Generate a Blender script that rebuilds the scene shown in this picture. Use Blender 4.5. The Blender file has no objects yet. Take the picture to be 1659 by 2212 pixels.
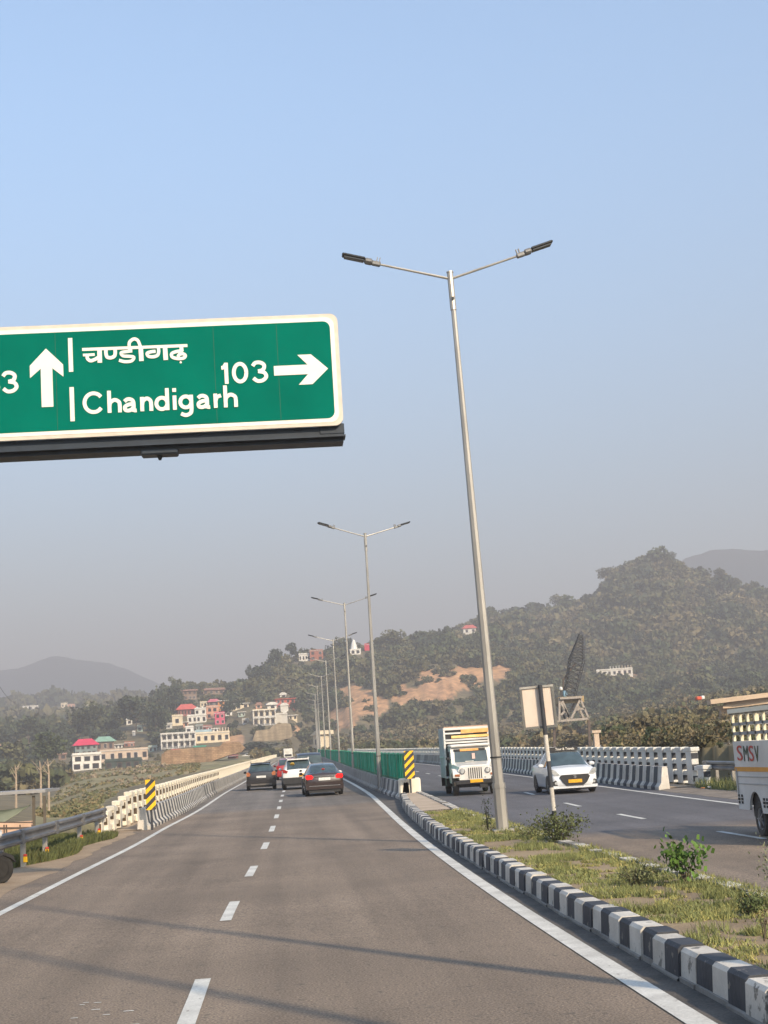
import bpy, math, random
import numpy as np
from mathutils import Vector, Matrix
random.seed(7); RNG = np.random.default_rng(11)
S = bpy.context.scene
# ------------------------------------------------------------------ camera
F, ROLL, PITCH, YAW, CH = 3322.0, math.radians(3.6), math.atan(526/3322.0), math.radians(4.31), 2.0
cam = bpy.data.cameras.new('camera'); co = bpy.data.objects.new('camera', cam); S.collection.objects.link(co)
cam.sensor_fit = 'VERTICAL'; cam.sensor_height = 36.0; cam.lens = F/2212.0*36.0
cam.clip_start = 0.1; cam.clip_end = 30000
fw = Vector((math.sin(YAW)*math.cos(PITCH), math.cos(YAW)*math.cos(PITCH), math.sin(PITCH)))
rt = Vector((math.cos(YAW), -math.sin(YAW), 0)); up = rt.cross(fw)
r2 = rt*math.cos(ROLL) - up*math.sin(ROLL); u2 = rt*math.sin(ROLL) + up*math.cos(ROLL)
co.matrix_world = Matrix(((r2.x, u2.x, -fw.x, 0), (r2.y, u2.y, -fw.y, 0), (r2.z, u2.z, -fw.z, CH), (0, 0, 0, 1)))
S.camera = co
# ------------------------------------------------------------------ light
SUN_EL, SUN_AZ = math.radians(30), math.radians(150)      # azimuth clockwise from +Y
sd = Vector((math.sin(SUN_AZ)*math.cos(SUN_EL), math.cos(SUN_AZ)*math.cos(SUN_EL), math.sin(SUN_EL)))
sl = bpy.data.lights.new('sun', 'SUN'); so = bpy.data.objects.new('sun', sl); S.collection.objects.link(so)
so.rotation_euler = sd.to_track_quat('Z', 'Y').to_euler(); so.location = sd*100
sl.energy = 3.5; sl.angle = math.radians(1.3); sl.color = (1.0, 0.80, 0.57)
w = bpy.data.worlds.new('World'); S.world = w; w.use_nodes = True
nt = w.node_tree; bg = nt.nodes['Background']
sky = nt.nodes.new('ShaderNodeTexSky'); sky.sky_type = 'NISHITA'; sky.sun_disc = False
sky.sun_elevation = SUN_EL; sky.sun_rotation = SUN_AZ
sky.air_density = 1.0; sky.dust_density = 2.5; sky.ozone_density = 1.2; sky.altitude = 600
hs = nt.nodes.new('ShaderNodeMix'); hs.data_type = 'RGBA'; hs.blend_type = 'MULTIPLY'; hs.inputs[0].default_value = 1; hs.inputs[7].default_value = (0.905, 1.045, 1.05, 1)
nt.links.new(sky.outputs[0], hs.inputs[6]); 
tcw = nt.nodes.new('ShaderNodeTexCoord'); spw = nt.nodes.new('ShaderNodeSeparateXYZ'); nt.links.new(tcw.outputs['Generated'], spw.inputs[0])
mrw = nt.nodes.new('ShaderNodeMapRange'); mrw.interpolation_type = 'SMOOTHSTEP'; mrw.inputs[1].default_value = 0.0; mrw.inputs[2].default_value = 0.47; nt.links.new(spw.outputs[2], mrw.inputs[0])
hzw = nt.nodes.new('ShaderNodeMix'); hzw.data_type = 'RGBA'; hzw.inputs[6].default_value = (.50, .435, .43, 1); hzw.inputs[7].default_value = (1, 1, 1, 1); nt.links.new(mrw.outputs[0], hzw.inputs[0])
hs2 = nt.nodes.new('ShaderNodeMix'); hs2.data_type = 'RGBA'; hs2.blend_type = 'MULTIPLY'; hs2.inputs[0].default_value = 1
nt.links.new(hs.outputs[2], hs2.inputs[6]); nt.links.new(hzw.outputs[2], hs2.inputs[7]); nt.links.new(hs2.outputs[2], bg.inputs[0]); bg.inputs[1].default_value = 0.15
S.view_settings.view_transform = 'Standard'; S.view_settings.look = 'None'
S.view_settings.exposure = 1.14; S.view_settings.gamma = 1.0
S.cycles.volume_bounces = 0; S.cycles.max_bounces = 6; S.cycles.transparent_max_bounces = 8

# ------------------------------------------------------------------ helpers
def ray(u, v):                       # u,v in 1659x2212 picture units -> world direction
    du, dv = u-829.5, v-1106
    a = du*math.cos(ROLL)-dv*math.sin(ROLL); b = du*math.sin(ROLL)+dv*math.cos(ROLL)
    fx = F*math.cos(PITCH)+b*math.sin(PITCH); z = F*math.sin(PITCH)-b*math.cos(PITCH)
    return (a*math.cos(YAW)+fx*math.sin(YAW), -a*math.sin(YAW)+fx*math.cos(YAW), z)
K = 1.15736                          # photo pixels per unit
def at(px, py, Y):                   # photo pixel at forward distance Y -> point
    x, y, z = ray(px/K, py/K); t = Y/y
    return Vector((x*t, Y, z*t+CH))
def elev(y):
    return 0.0 if y < 12 else 1.29e-4*(y-12)**2 if y < 45 else 0.1405+0.00851*(y-45)
def curve(tab):
    xs = np.array([t[0] for t in tab], float); ys = np.array([t[1] for t in tab], float)
    m = np.gradient(ys, xs)
    def f(x):
        x = min(max(x, xs[0]), xs[-1]); i = min(max(int(np.searchsorted(xs, x))-1, 0), len(xs)-2)
        h = xs[i+1]-xs[i]; t = (x-xs[i])/h
        return float((2*t**3-3*t*t+1)*ys[i]+(t**3-2*t*t+t)*h*m[i]+(-2*t**3+3*t*t)*ys[i+1]+(t**3-t*t)*h*m[i+1])
    return f
LB = curve([(-30,-4.85),(20,-4.85),(31,-4.65),(42,-4.35),(50,-4.22),(58,-4.0),(87,-3.72),(115,-3.3),(150,-2.9),(200,-2.2),(250,-1.7),(300,-1.0),(350,0.2),(420,2)])
LE = lambda y: LB(y)+0.45
ML = curve([(-30,3.2),(0,3.2),(25,3.24),(35,3.34),(42,3.55),(50,3.85),(56,4.2),(60,4.45),(66,4.42),(74,4.36),(90,4.4),(108,4.5),(146,4.95),(182,5.25),(221,5.75),(257,5.95),(295,6.4),(350,7.6),(420,9.5)])
RE = curve([(-30,2.9),(10,2.9),(20,2.92),(31,3.04),(42,3.24),(55,3.55),(68,3.85),(84,4.02),(110,4.12),(146,4.5),(182,4.8),(221,5.3),(257,5.5),(295,5.95),(350,7.1)])
MR = curve([(-30,5.3),(14,5.25),(18,5.22),(26,5.1),(34,5.02),(43,4.97),(50,5.15),(56,5.3),(62,5.38),(74,5.42),(108,5.6),(146,6.0),(182,6.35),(221,6.85),(257,7.1),(295,7.6),(350,8.8),(420,10.7)])
RB = curve([(-30,12.9),(30,12.9),(54,13.1),(70,13.4),(90,13.65),(110,13.9),(150,14.0),(195,13.3),(250,12.4),(300,12.3),(350,13.2),(420,15)])
RL = lambda y: RB(y)-0.72

def _inputs(b, **kw):
    for k, v in kw.items():
        if k in b.inputs: b.inputs[k].default_value = v
def M(name, col, rough=0.75, metal=0.0, var=0.15, scale=3.0, col2=None, bump=0.0, bscale=None, coat=0.0, trans=0.0, attr=None, detail=5, alpha=None, stretch=None, grain=0.0, chip=None):
    m = bpy.data.materials.new(name); m.use_nodes = True
    t = m.node_tree; b = t.nodes['Principled BSDF']; L = t.links.new
    _inputs(b, Roughness=rough, Metallic=metal)
    if coat: _inputs(b, **{'Coat Weight': coat, 'Coat Roughness': 0.06})
    if trans: _inputs(b, **{'Transmission Weight': trans})
    tc = t.nodes.new('ShaderNodeTexCoord'); vec = tc.outputs['Object']
    if stretch:
        mp = t.nodes.new('ShaderNodeMapping'); mp.inputs['Scale'].default_value = stretch; L(vec, mp.inputs[0]); vec = mp.outputs[0]
    n = t.nodes.new('ShaderNodeTexNoise'); n.inputs['Scale'].default_value = scale; n.inputs['Detail'].default_value = detail; L(vec, n.inputs['Vector'])
    r = t.nodes.new('ShaderNodeMapRange'); r.inputs[1].default_value = 0.3; r.inputs[2].default_value = 0.7; L(n.outputs['Fac'], r.inputs[0])
    mx = t.nodes.new('ShaderNodeMix'); mx.data_type = 'RGBA'; L(r.outputs[0], mx.inputs[0])
    if col2 is None:
        a = [max(0, c*(1-var)) for c in col]; c2 = [min(1, c*(1+var)) for c in col]
    else: a, c2 = col, col2
    mx.inputs[6].default_value = (*a, 1); mx.inputs[7].default_value = (*c2, 1)
    out = mx.outputs[2]
    if attr:
        at_ = t.nodes.new('ShaderNodeAttribute'); at_.attribute_name = attr
        m2 = t.nodes.new('ShaderNodeMix'); m2.data_type = 'RGBA'; m2.blend_type = 'MULTIPLY'; m2.inputs[0].default_value = 1
        L(out, m2.inputs[6]); L(at_.outputs['Color'], m2.inputs[7]); out = m2.outputs[2]
    if grain:
        g = t.nodes.new('ShaderNodeTexNoise'); g.inputs['Scale'].default_value = 45; g.inputs['Detail'].default_value = 3; L(tc.outputs['Object'], g.inputs['Vector'])
        gr = t.nodes.new('ShaderNodeMapRange'); gr.inputs[1].default_value = .3; gr.inputs[2].default_value = .7; gr.inputs[3].default_value = 1-grain; gr.inputs[4].default_value = 1+grain; L(g.outputs['Fac'], gr.inputs[0])
        m3 = t.nodes.new('ShaderNodeVectorMath'); m3.operation = 'SCALE'; L(out, m3.inputs[0]); L(gr.outputs[0], m3.inputs['Scale']); out = m3.outputs[0]
    if chip:
        c3 = t.nodes.new('ShaderNodeTexNoise'); c3.inputs['Scale'].default_value = chip[2]; c3.inputs['Detail'].default_value = 8; c3.inputs['Roughness'].default_value = .65; L(tc.outputs['Object'], c3.inputs['Vector'])
        cr_ = t.nodes.new('ShaderNodeMapRange'); cr_.inputs[1].default_value = chip[1]; cr_.inputs[2].default_value = chip[1]+.03; L(c3.outputs['Fac'], cr_.inputs[0])
        m4 = t.nodes.new('ShaderNodeMix'); m4.data_type = 'RGBA'; L(cr_.outputs[0], m4.inputs[0]); L(out, m4.inputs[6]); m4.inputs[7].default_value = (*chip[0], 1); out = m4.outputs[2]
    L(out, b.inputs['Base Color'])
    if bump:
        n2 = t.nodes.new('ShaderNodeTexNoise'); n2.inputs['Scale'].default_value = bscale or scale*6; n2.inputs['Detail'].default_value = 4; L(tc.outputs['Object'], n2.inputs['Vector'])
        bp = t.nodes.new('ShaderNodeBump'); bp.inputs['Strength'].default_value = bump; bp.inputs['Distance'].default_value = 0.02
        L(n2.outputs['Fac'], bp.inputs['Height']); L(bp.outputs[0], b.inputs['Normal'])
    if alpha is not None: _inputs(b, Alpha=alpha)
    m['out'] = 1
    return m

class MB:
    def __init__(s): s.v = []; s.f = []; s.m = []; s.mats = []
    def mi(s, mat):
        if mat not in s.mats: s.mats.append(mat)
        return s.mats.index(mat)
    def face(s, pts, mat):
        i = len(s.v); s.v += [tuple(p) for p in pts]; s.f.append(tuple(range(i, i+len(pts)))); s.m.append(s.mi(mat)); return s
    def mesh(s, vs, fs, mat):
        i = len(s.v); s.v += [tuple(p) for p in vs]; k = s.mi(mat)
        for f in fs: s.f.append(tuple(a+i for a in f)); s.m.append(k)
        return s
    def box(s, c, d, mat, rot=None, bev=0.0):
        x, y, z = d[0]/2, d[1]/2, d[2]/2
        if bev:
            b = min(bev, x*.9, y*.9, z*.9); vs = []
            for sx in (-1, 1):
                for sy in (-1, 1):
                    for sz in (-1, 1):
                        vs += [(sx*x, sy*(y-b), sz*(z-b)), (sx*(x-b), sy*y, sz*(z-b)), (sx*(x-b), sy*(y-b), sz*z)]
            def I(sx, sy, sz, k): return 3*((sx > 0)*4+(sy > 0)*2+(sz > 0))+k
            fs = []
            for a in (-1, 1):
                fs.append((I(a,-1,-1,0), I(a,1,-1,0), I(a,1,1,0), I(a,-1,1,0)))
                fs.append((I(-1,a,-1,1), I(1,a,-1,1), I(1,a,1,1), I(-1,a,1,1)))
                fs.append((I(-1,-1,a,2), I(1,-1,a,2), I(1,1,a,2), I(-1,1,a,2)))
                for c_ in (-1, 1):
                    fs.append((I(a,c_,-1,0), I(a,c_,1,0), I(a,c_,1,1), I(a,c_,-1,1)))
                    fs.append((I(a,-1,c_,0), I(a,1,c_,0), I(a,1,c_,2), I(a,-1,c_,2)))
                    fs.append((I(-1,a,c_,1), I(1,a,c_,1), I(1,a,c_,2), I(-1,a,c_,2)))
                    for d_ in (-1, 1): fs.append((I(a,c_,d_,0), I(a,c_,d_,1), I(a,c_,d_,2)))
        else:
            vs = [(-x,-y,-z),(x,-y,-z),(x,y,-z),(-x,y,-z),(-x,-y,z),(x,-y,z),(x,y,z),(-x,y,z)]
            fs = [(0,3,2,1),(4,5,6,7),(0,1,5,4),(1,2,6,5),(2,3,7,6),(3,0,4,7)]
        if rot is not None: vs = [rot @ Vector(v) for v in vs]
        c = Vector(c); return s.mesh([Vector(v)+c for v in vs], fs, mat)
    def tube(s, p, q, r0, r1, mat, n=10, cap=True):
        p, q = Vector(p), Vector(q); d = (q-p).normalized(); a = d.orthogonal().normalized(); b = d.cross(a)
        vs = []
        for P, r in ((p, r0), (q, r1)):
            for i in range(n):
                t = 2*math.pi*i/n; vs.append(P+a*(r*math.cos(t))+b*(r*math.sin(t)))
        fs = [(i, (i+1) % n, n+(i+1) % n, n+i) for i in range(n)]
        if cap: fs += [tuple(range(n-1, -1, -1)), tuple(range(n, 2*n))]
        return s.mesh(vs, fs, mat)
    def bar(s, p, q, wd, ht, mat):      # rectangular bar between two points
        p, q = Vector(p), Vector(q); d = (q-p).normalized(); a = d.cross(Vector((0, 0, 1)))
        if a.length < 1e-3: a = Vector((1, 0, 0))
        a.normalize(); b = a.cross(d)
        vs = [P+a*(sx*wd/2)+b*(sz*ht/2) for P in (p, q) for sx, sz in ((-1,-1),(1,-1),(1,1),(-1,1))]
        return s.mesh(vs, [(0,1,2,3),(7,6,5,4),(0,4,5,1),(1,5,6,2),(2,6,7,3),(3,7,4,0)], mat)
    def prism(s, poly, axis, a0, a1, mat):   # poly = list of 2D, extruded along axis 'x','y','z'
        def P(u, v, w_): return {'x': (w_, u, v), 'y': (u, w_, v), 'z': (u, v, w_)}[axis]
        n = len(poly); vs = [P(u, v, a0) for u, v in poly]+[P(u, v, a1) for u, v in poly]
        fs = [(i, (i+1) % n, n+(i+1) % n, n+i) for i in range(n)]+[tuple(range(n-1, -1, -1)), tuple(range(n, 2*n))]
        return s.mesh(vs, fs, mat)
    def sweep(s, prof, ys, xf, zf, matf, cap=True):   # profile [(dx,dz)] along Y with x=xf(y), z=zf(y)
        n = len(prof); base = len(s.v)
        for y in ys:
            for dx, dz in prof: s.v.append((xf(y)+dx, y, zf(y)+dz))
        for k in range(len(ys)-1):
            mt = s.mi(matf(k))
            for i in range(n-1):
                a = base+k*n+i; s.f.append((a, a+1, a+n+1, a+n)); s.m.append(mt)
        if cap:
            s.f.append(tuple(base+i for i in range(n))); s.m.append(s.mi(matf(0)))
            s.f.append(tuple(base+(len(ys)-1)*n+i for i in range(n))); s.m.append(s.mi(matf(len(ys)-2)))
        return s
    def build(s, name, parent=None, smooth=False, loc=None, rotz=0.0, fix=True):
        me = bpy.data.meshes.new(name); me.from_pydata(s.v, [], s.f)
        for m in s.mats: me.materials.append(m)
        me.polygons.foreach_set('material_index', s.m)
        if fix:
            import bmesh
            bm = bmesh.new(); bm.from_mesh(me); bmesh.ops.recalc_face_normals(bm, faces=bm.faces); bm.to_mesh(me); bm.free()
        if smooth: me.polygons.foreach_set('use_smooth', [True]*len(me.polygons))
        me.update(); o = bpy.data.objects.new(name, me); S.collection.objects.link(o)
        if loc is not None: o.location = loc
        if rotz: o.rotation_euler.z = rotz
        if parent is not None: o.parent = parent
        return o
def tag(o, label=None, cat=None, group=None, kind=None):
    if label: o['label'] = label
    if cat: o['category'] = cat
    if group: o['group'] = group
    if kind: o['kind'] = kind
    return o
def thing(name, loc, label, cat, group=None, rotz=0.0):
    o = bpy.data.objects.new(name, None); S.collection.objects.link(o); o.location = loc; o.rotation_euler.z = rotz
    o.empty_display_size = 0.3
    return tag(o, label, cat, group)
def copy_tree(o, loc=None, rotz=None, label=None, group=None, parent=None, scale=None):
    c = o.copy(); S.collection.objects.link(c)
    if parent is not None: c.parent = parent
    if loc is not None: c.location = loc
    if rotz is not None: c.rotation_euler.z = rotz
    if scale is not None: c.scale = scale
    if label: c['label'] = label
    if group: c['group'] = group
    for ch in list(o.children): copy_tree(ch, parent=c)
    return c
def frange(a, b, st):
    n = max(1, int(round((b-a)/st))); return [a+(b-a)*i/n for i in range(n+1)]
def text_mesh(body, size, mat, depth=0.006, bold=0.0, spacing=1.0, width=None):
    c = bpy.data.curves.new('t', 'FONT'); c.body = body; c.size = size; c.extrude = depth; c.offset = bold; c.space_character = spacing
    c.resolution_u = 3
    o = bpy.data.objects.new('t', c); S.collection.objects.link(o)
    bpy.context.view_layer.update()
    me = bpy.data.meshes.new_from_object(o.evaluated_get(bpy.context.evaluated_depsgraph_get()))
    bpy.data.objects.remove(o); me.materials.clear(); me.materials.append(mat)
    xs = [v.co.x for v in me.vertices]; zs = [v.co.y for v in me.vertices]
    return me, (min(xs), max(xs), min(zs), max(zs))
def lettering(name, body, mat, parent, x0, x1, z0, z1, y, bold=0.0, flip=1, plane='y', depth=0.006):
    """text stretched into the rectangle x0..x1, z0..z1 of a vertical face at y, read from -y (or -x for plane 'x')"""
    me, (a, b, c, d) = text_mesh(body, 1.0, mat, depth=0.5, bold=bold)
    sx = (x1-x0)/(b-a); sz = (z1-z0)/(d-c)
    for v in me.vertices:
        X = x0+(v.co.x-a)*sx; Z = z0+(v.co.y-c)*sz; D = v.co.z*2*depth
        v.co = (X, y-D, Z) if plane == 'y' else (y-D, -X, Z)
    o = bpy.data.objects.new(name, me); S.collection.objects.link(o)
    me.update()
    if parent is not None: o.parent = parent
    return o
# ------------------------------------------------------------------ materials
def asphalt():
    m = M('asphalt', (0.200, 0.155, 0.115), 0.9, var=.16, scale=0.35, bump=0.5, bscale=50, grain=.55, chip=((.115, .095, .075), .60, 9))
    t = m.node_tree; L = t.links.new; b = t.nodes['Principled BSDF']
    src = b.inputs['Base Color'].links[0].from_socket
    tc = t.nodes.new('ShaderNodeTexCoord')
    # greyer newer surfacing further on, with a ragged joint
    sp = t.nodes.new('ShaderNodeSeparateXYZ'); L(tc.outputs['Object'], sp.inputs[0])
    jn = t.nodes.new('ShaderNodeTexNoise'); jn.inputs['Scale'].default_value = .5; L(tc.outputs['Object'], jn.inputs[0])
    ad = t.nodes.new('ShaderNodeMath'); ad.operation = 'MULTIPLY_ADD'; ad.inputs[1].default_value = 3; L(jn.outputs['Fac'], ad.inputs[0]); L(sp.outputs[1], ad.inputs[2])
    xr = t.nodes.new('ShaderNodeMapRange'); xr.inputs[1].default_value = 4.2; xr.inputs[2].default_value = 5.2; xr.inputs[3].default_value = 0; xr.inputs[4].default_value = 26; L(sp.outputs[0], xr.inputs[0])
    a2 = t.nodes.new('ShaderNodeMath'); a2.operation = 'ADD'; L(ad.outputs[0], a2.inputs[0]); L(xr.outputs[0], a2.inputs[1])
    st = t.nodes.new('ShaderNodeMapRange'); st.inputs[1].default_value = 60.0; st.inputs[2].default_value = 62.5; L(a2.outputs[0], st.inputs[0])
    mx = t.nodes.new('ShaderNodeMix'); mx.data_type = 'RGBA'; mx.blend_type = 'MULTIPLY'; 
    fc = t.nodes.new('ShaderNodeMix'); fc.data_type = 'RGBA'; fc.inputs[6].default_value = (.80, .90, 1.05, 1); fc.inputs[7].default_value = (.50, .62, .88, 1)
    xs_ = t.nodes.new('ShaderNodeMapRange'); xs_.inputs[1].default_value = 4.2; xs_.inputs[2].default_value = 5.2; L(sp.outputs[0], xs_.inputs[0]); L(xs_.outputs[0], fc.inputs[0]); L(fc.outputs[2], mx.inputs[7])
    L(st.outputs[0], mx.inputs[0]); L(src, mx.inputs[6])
    # wheel-track streaks along the road, patches of old oil and rubber
    mp = t.nodes.new('ShaderNodeMapping'); mp.inputs['Scale'].default_value = (1.3, .035, 1); L(tc.outputs['Object'], mp.inputs[0])
    n = t.nodes.new('ShaderNodeTexNoise'); n.inputs['Scale'].default_value = 1.0; n.inputs['Detail'].default_value = 4; L(mp.outputs[0], n.inputs[0])
    r = t.nodes.new('ShaderNodeMapRange'); r.inputs[1].default_value = .35; r.inputs[2].default_value = .65; r.inputs[3].default_value = .80; r.inputs[4].default_value = 1.13; L(n.outputs['Fac'], r.inputs[0])
    mp2 = t.nodes.new('ShaderNodeMapping'); mp2.inputs['Scale'].default_value = (.5, .35, 1); mp2.inputs['Rotation'].default_value = (0, 0, .4); L(tc.outputs['Object'], mp2.inputs[0])
    n2 = t.nodes.new('ShaderNodeTexNoise'); n2.inputs['Scale'].default_value = 1; n2.inputs['Detail'].default_value = 6; L(mp2.outputs[0], n2.inputs[0])
    r2_ = t.nodes.new('ShaderNodeMapRange'); r2_.inputs[1].default_value = .58; r2_.inputs[2].default_value = .72; r2_.inputs[3].default_value = 1; r2_.inputs[4].default_value = .82; L(n2.outputs['Fac'], r2_.inputs[0])
    mm = t.nodes.new('ShaderNodeMath'); mm.operation = 'MULTIPLY'; L(r.outputs[0], mm.inputs[0]); L(r2_.outputs[0], mm.inputs[1])
    sc = t.nodes.new('ShaderNodeVectorMath'); sc.operation = 'SCALE'; L(mx.outputs[2], sc.inputs[0]); L(mm.outputs[0], sc.inputs['Scale'])
    L(sc.outputs[0], b.inputs['Base Color'])
    return m
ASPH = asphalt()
GUTTER = M('gutter_dirt', (0.055, 0.05, 0.046), .95, col2=(0.13, .115, .1), scale=1.6, detail=8, bump=.4, grain=.3)
DIRT = M('shoulder_dirt', (0.24, 0.175, 0.115), .95, col2=(0.36, 0.27, 0.18), scale=.9, detail=8, bump=.5, bscale=20, grain=.25)
GRAVEL = M('shoulder_gravel', (0.15, 0.125, 0.10), .95, col2=(0.25, 0.21, 0.17), scale=1.5, detail=9, bump=.8, bscale=25, grain=.3)
RPAINT = M('road_paint', (0.46, 0.45, 0.41), .7, col2=(0.68, 0.67, 0.62), scale=2.5, detail=8, grain=.14, chip=((.2, .17, .14), .635, 7))
WHT = M('white_paint', (0.42, 0.39, 0.34), .7, col2=(0.66, 0.62, 0.55), scale=1.6, detail=7, bump=.3, grain=.08, chip=((.2, .185, .16), .60, 3.5))
BLK = M('black_paint', (0.022, 0.025, 0.033), .7, col2=(0.05, 0.054, 0.064), scale=2.5, detail=7, bump=.3, chip=((.19, .175, .155), .62, 4.5))
WHT_OLD = M('worn_white_paint', (0.25, 0.23, 0.2), .85, col2=(0.45, 0.42, 0.37), scale=1.1, detail=8, bump=.4, bscale=8)
GRY_OLD = M('worn_grey_paint', (0.12, 0.115, 0.105), .85, col2=(0.24, 0.22, 0.19), scale=1.3, detail=8, bump=.4, bscale=8)
CREAM = M('cream_white_paint', (0.62, 0.56, 0.45), .7, col2=(0.82, 0.76, 0.63), scale=1.2, detail=6, bump=.2)
PWHT = M('parapet_white_paint', (0.55, 0.54, 0.5), .7, col2=(0.76, 0.75, 0.70), scale=1.2, detail=6, bump=.2)
CONC = M('bare_concrete', (0.25, 0.235, 0.21), .9, col2=(0.38, 0.35, 0.31), scale=1.5, detail=8, bump=.4)
PAVE = M('sandy_paving', (0.36, 0.28, 0.2), .9, col2=(0.47, 0.37, 0.27), scale=1.2, detail=8, bump=.3, grain=.1)
GALV = M('galvanised_steel', (0.42, 0.40, 0.36), .42, metal=.55, var=.18, scale=2.5, stretch=(1, 1, .3))
GALVD = M('weathered_beam_steel', (0.17, 0.17, 0.175), .45, metal=.5, var=.25, scale=2)
DARKM = M('dark_metal', (0.03, 0.032, 0.035), .5, metal=.2, var=.2)
LAMPB = M('lamp_body_grey', (0.2, 0.2, 0.2), .5, metal=.3, var=.1)
LENSM = M('lamp_lens', (0.06, 0.065, 0.07), .25, var=.1)
YEL = M('reflective_yellow', (0.88, 0.5, 0.01), .5, var=.06)
REDP = M('red_paint', (0.55, 0.05, 0.03), .5, var=.15)
HOLE = M('opening_dark_brown', (.075, .05, .03), .8, var=.3)  # dark brown put on the post ends to read as dark openings
SGREEN = M('sign_green', (0.0, 0.130, 0.093), .65, col2=(0.0, 0.158, 0.112), scale=1.1, detail=3)
SGREEN.node_tree.nodes['Principled BSDF'].inputs['Specular IOR Level'].default_value = .02
SWHITE = M('sign_white', (0.84, 0.80, 0.72), .45, var=.03, scale=3)
SBORD = M('sign_border', (0.62, 0.56, 0.47), .5, var=.08, scale=6)
NAVY = M('sign_beam_paint', (0.02, 0.03, 0.045), .5, var=.25, scale=4)
SOIL = M('median_soil', (0.20, 0.145, 0.09), .95, col2=(0.32, 0.24, 0.14), scale=.8, detail=9, bump=.6, bscale=18, grain=.2)
LEAF = M('foliage', (0.85, 0.85, 0.85), .8, var=.3, scale=.6, attr='Col')
GRASSM = M('grass_blades', (0.95, 0.95, 0.95), .8, var=.25, scale=1.2, attr='Col')
BARK = M('bark', (0.11, 0.085, 0.06), .9, var=.3, scale=4, bump=.4)
# ------------------------------------------------------------------ roads
def strip(name, xl, xr, y0, y1, mat, dz=0.0, st=2.0, nx=1, kind='structure'):
    b = MB(); ys = frange(y0, y1, st); k = b.mi(mat)
    for y in ys:
        for i in range(nx+1):
            b.v.append((xl(y)+(xr(y)-xl(y))*i/nx, y, elev(y)+dz))
    n = nx+1
    for j in range(len(ys)-1):
        for i in range(nx): b.f.append((j*n+i, j*n+i+1, (j+1)*n+i+1, (j+1)*n+i)); b.m.append(k)
    o = b.build(name, fix=False)
    if kind: o['kind'] = kind
    return o
shL = lambda y: LE(y)-1.0 if y < 44 else LB(y)-1.2
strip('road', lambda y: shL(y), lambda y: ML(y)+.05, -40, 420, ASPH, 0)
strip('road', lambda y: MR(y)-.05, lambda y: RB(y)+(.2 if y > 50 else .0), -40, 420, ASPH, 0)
b = MB()
rr = random.Random(3)
ys = frange(-40, 49.6, .7); k = b.mi(DIRT); jit = 0
for y in ys:
    jit = .7*jit+.3*rr.uniform(-.45, .45)
    xr = LE(y)-.75+jit
    b.v += [(-13, y, elev(y)-.06), (-8.5, y, elev(y)-.03), (-6.6, y, elev(y)+.02), (xr-.3, y, elev(y)+.018), (xr, y, elev(y)+.004)]
for j in range(len(ys)-1):
    for i in range(4): b.f.append((j*5+i, j*5+i+1, (j+1)*5+i+1, (j+1)*5+i)); b.m.append(k)
b.build('shoulder', fix=False)['kind'] = 'structure'
b = MB(); k = b.mi(GRAVEL); ys = frange(-40, 54.5, .7)
for y in ys:
    jit = .7*jit+.3*rr.uniform(-.4, .4); xr = RL(y)+.75+jit
    b.v += [(xr, y, elev(y)+.004), (xr+.3, y, elev(y)+.03), (15.2, y, elev(y)+.05), (18, y, elev(y)-.02)]
for j in range(len(ys)-1):
    for i in range(3): b.f.append((j*4+i, j*4+i+1, (j+1)*4+i+1, (j+1)*4+i)); b.m.append(k)
b.build('shoulder', fix=False)['kind'] = 'structure'
strip('footpath', lambda y: LB(y)-1.35, lambda y: LB(y)-.25, 49.5, 330, PAVE, .03)
strip('footpath', lambda y: RB(y)+.25, lambda y: RB(y)+1.4, 54.3, 330, PAVE, .055)
strip('gutter', lambda y: RE(y)+.04, lambda y: ML(y)+.0, -40, 330, GUTTER, .004)
# painted lines
def linemesh(name, f, w_, y0, y1, dz=.008, st=1.5): return strip(name, lambda y: f(y)-w_/2, lambda y: f(y)+w_/2, y0, y1, RPAINT, dz, st)
linemesh('edge_line', LE, .15, -30, 330)
linemesh('edge_line', lambda y: RE(y)-.06, .2, -30, 330, .009)
linemesh('edge_line', RL, .15, -30, 330)
linemesh('edge_line', lambda y: MR(y)+.45, .13, 52, 330)
DL = curve([(-30,-.9),(14,-.86),(20.7,-.84),(28,-.7),(36,-.52),(45,-.38),(55,-.26),(70,-.13),(83,0),(110,.35),(170,1.2),(250,2),(330,3)])
DR = curve([(-30,9.0),(28,8.88),(38,8.74),(48,8.82),(60,9.3),(90,9.6),(150,9.9),(195,9.7),(250,9.6),(330,10.4)])
b = MB()
def dash(fn, a, c, wd):
    ys_ = frange(a, c, .8); k_ = b.mi(RPAINT); i0 = len(b.v)
    for y in ys_: b.v += [(fn(y)-wd/2, y, elev(y)+.008), (fn(y)+wd/2, y, elev(y)+.008)]
    for j in range(len(ys_)-1): b.f.append((i0+2*j, i0+2*j+1, i0+2*j+3, i0+2*j+2)); b.m.append(k_)
for a, c in ((12.5, 15.3), (20.7, 23.4), (28.1, 30.7), (35.9, 38.5), (43.5, 46.6), (51.6, 54.5), (59.2, 62)): dash(DL, a, c, .15)
y = 67
while y < 320: dash(DL, y, y+2.8, .15); y += 7.6
for a in (19.6, 28.7, 37.8, 46.2, 57.2): dash(DR, a, a+2.9, .14)
y = 66.4
while y < 320: dash(DR, y, y+3, .14); y += 9.1
b.build('lane_dashes', fix=False)['kind'] = 'structure'
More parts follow.
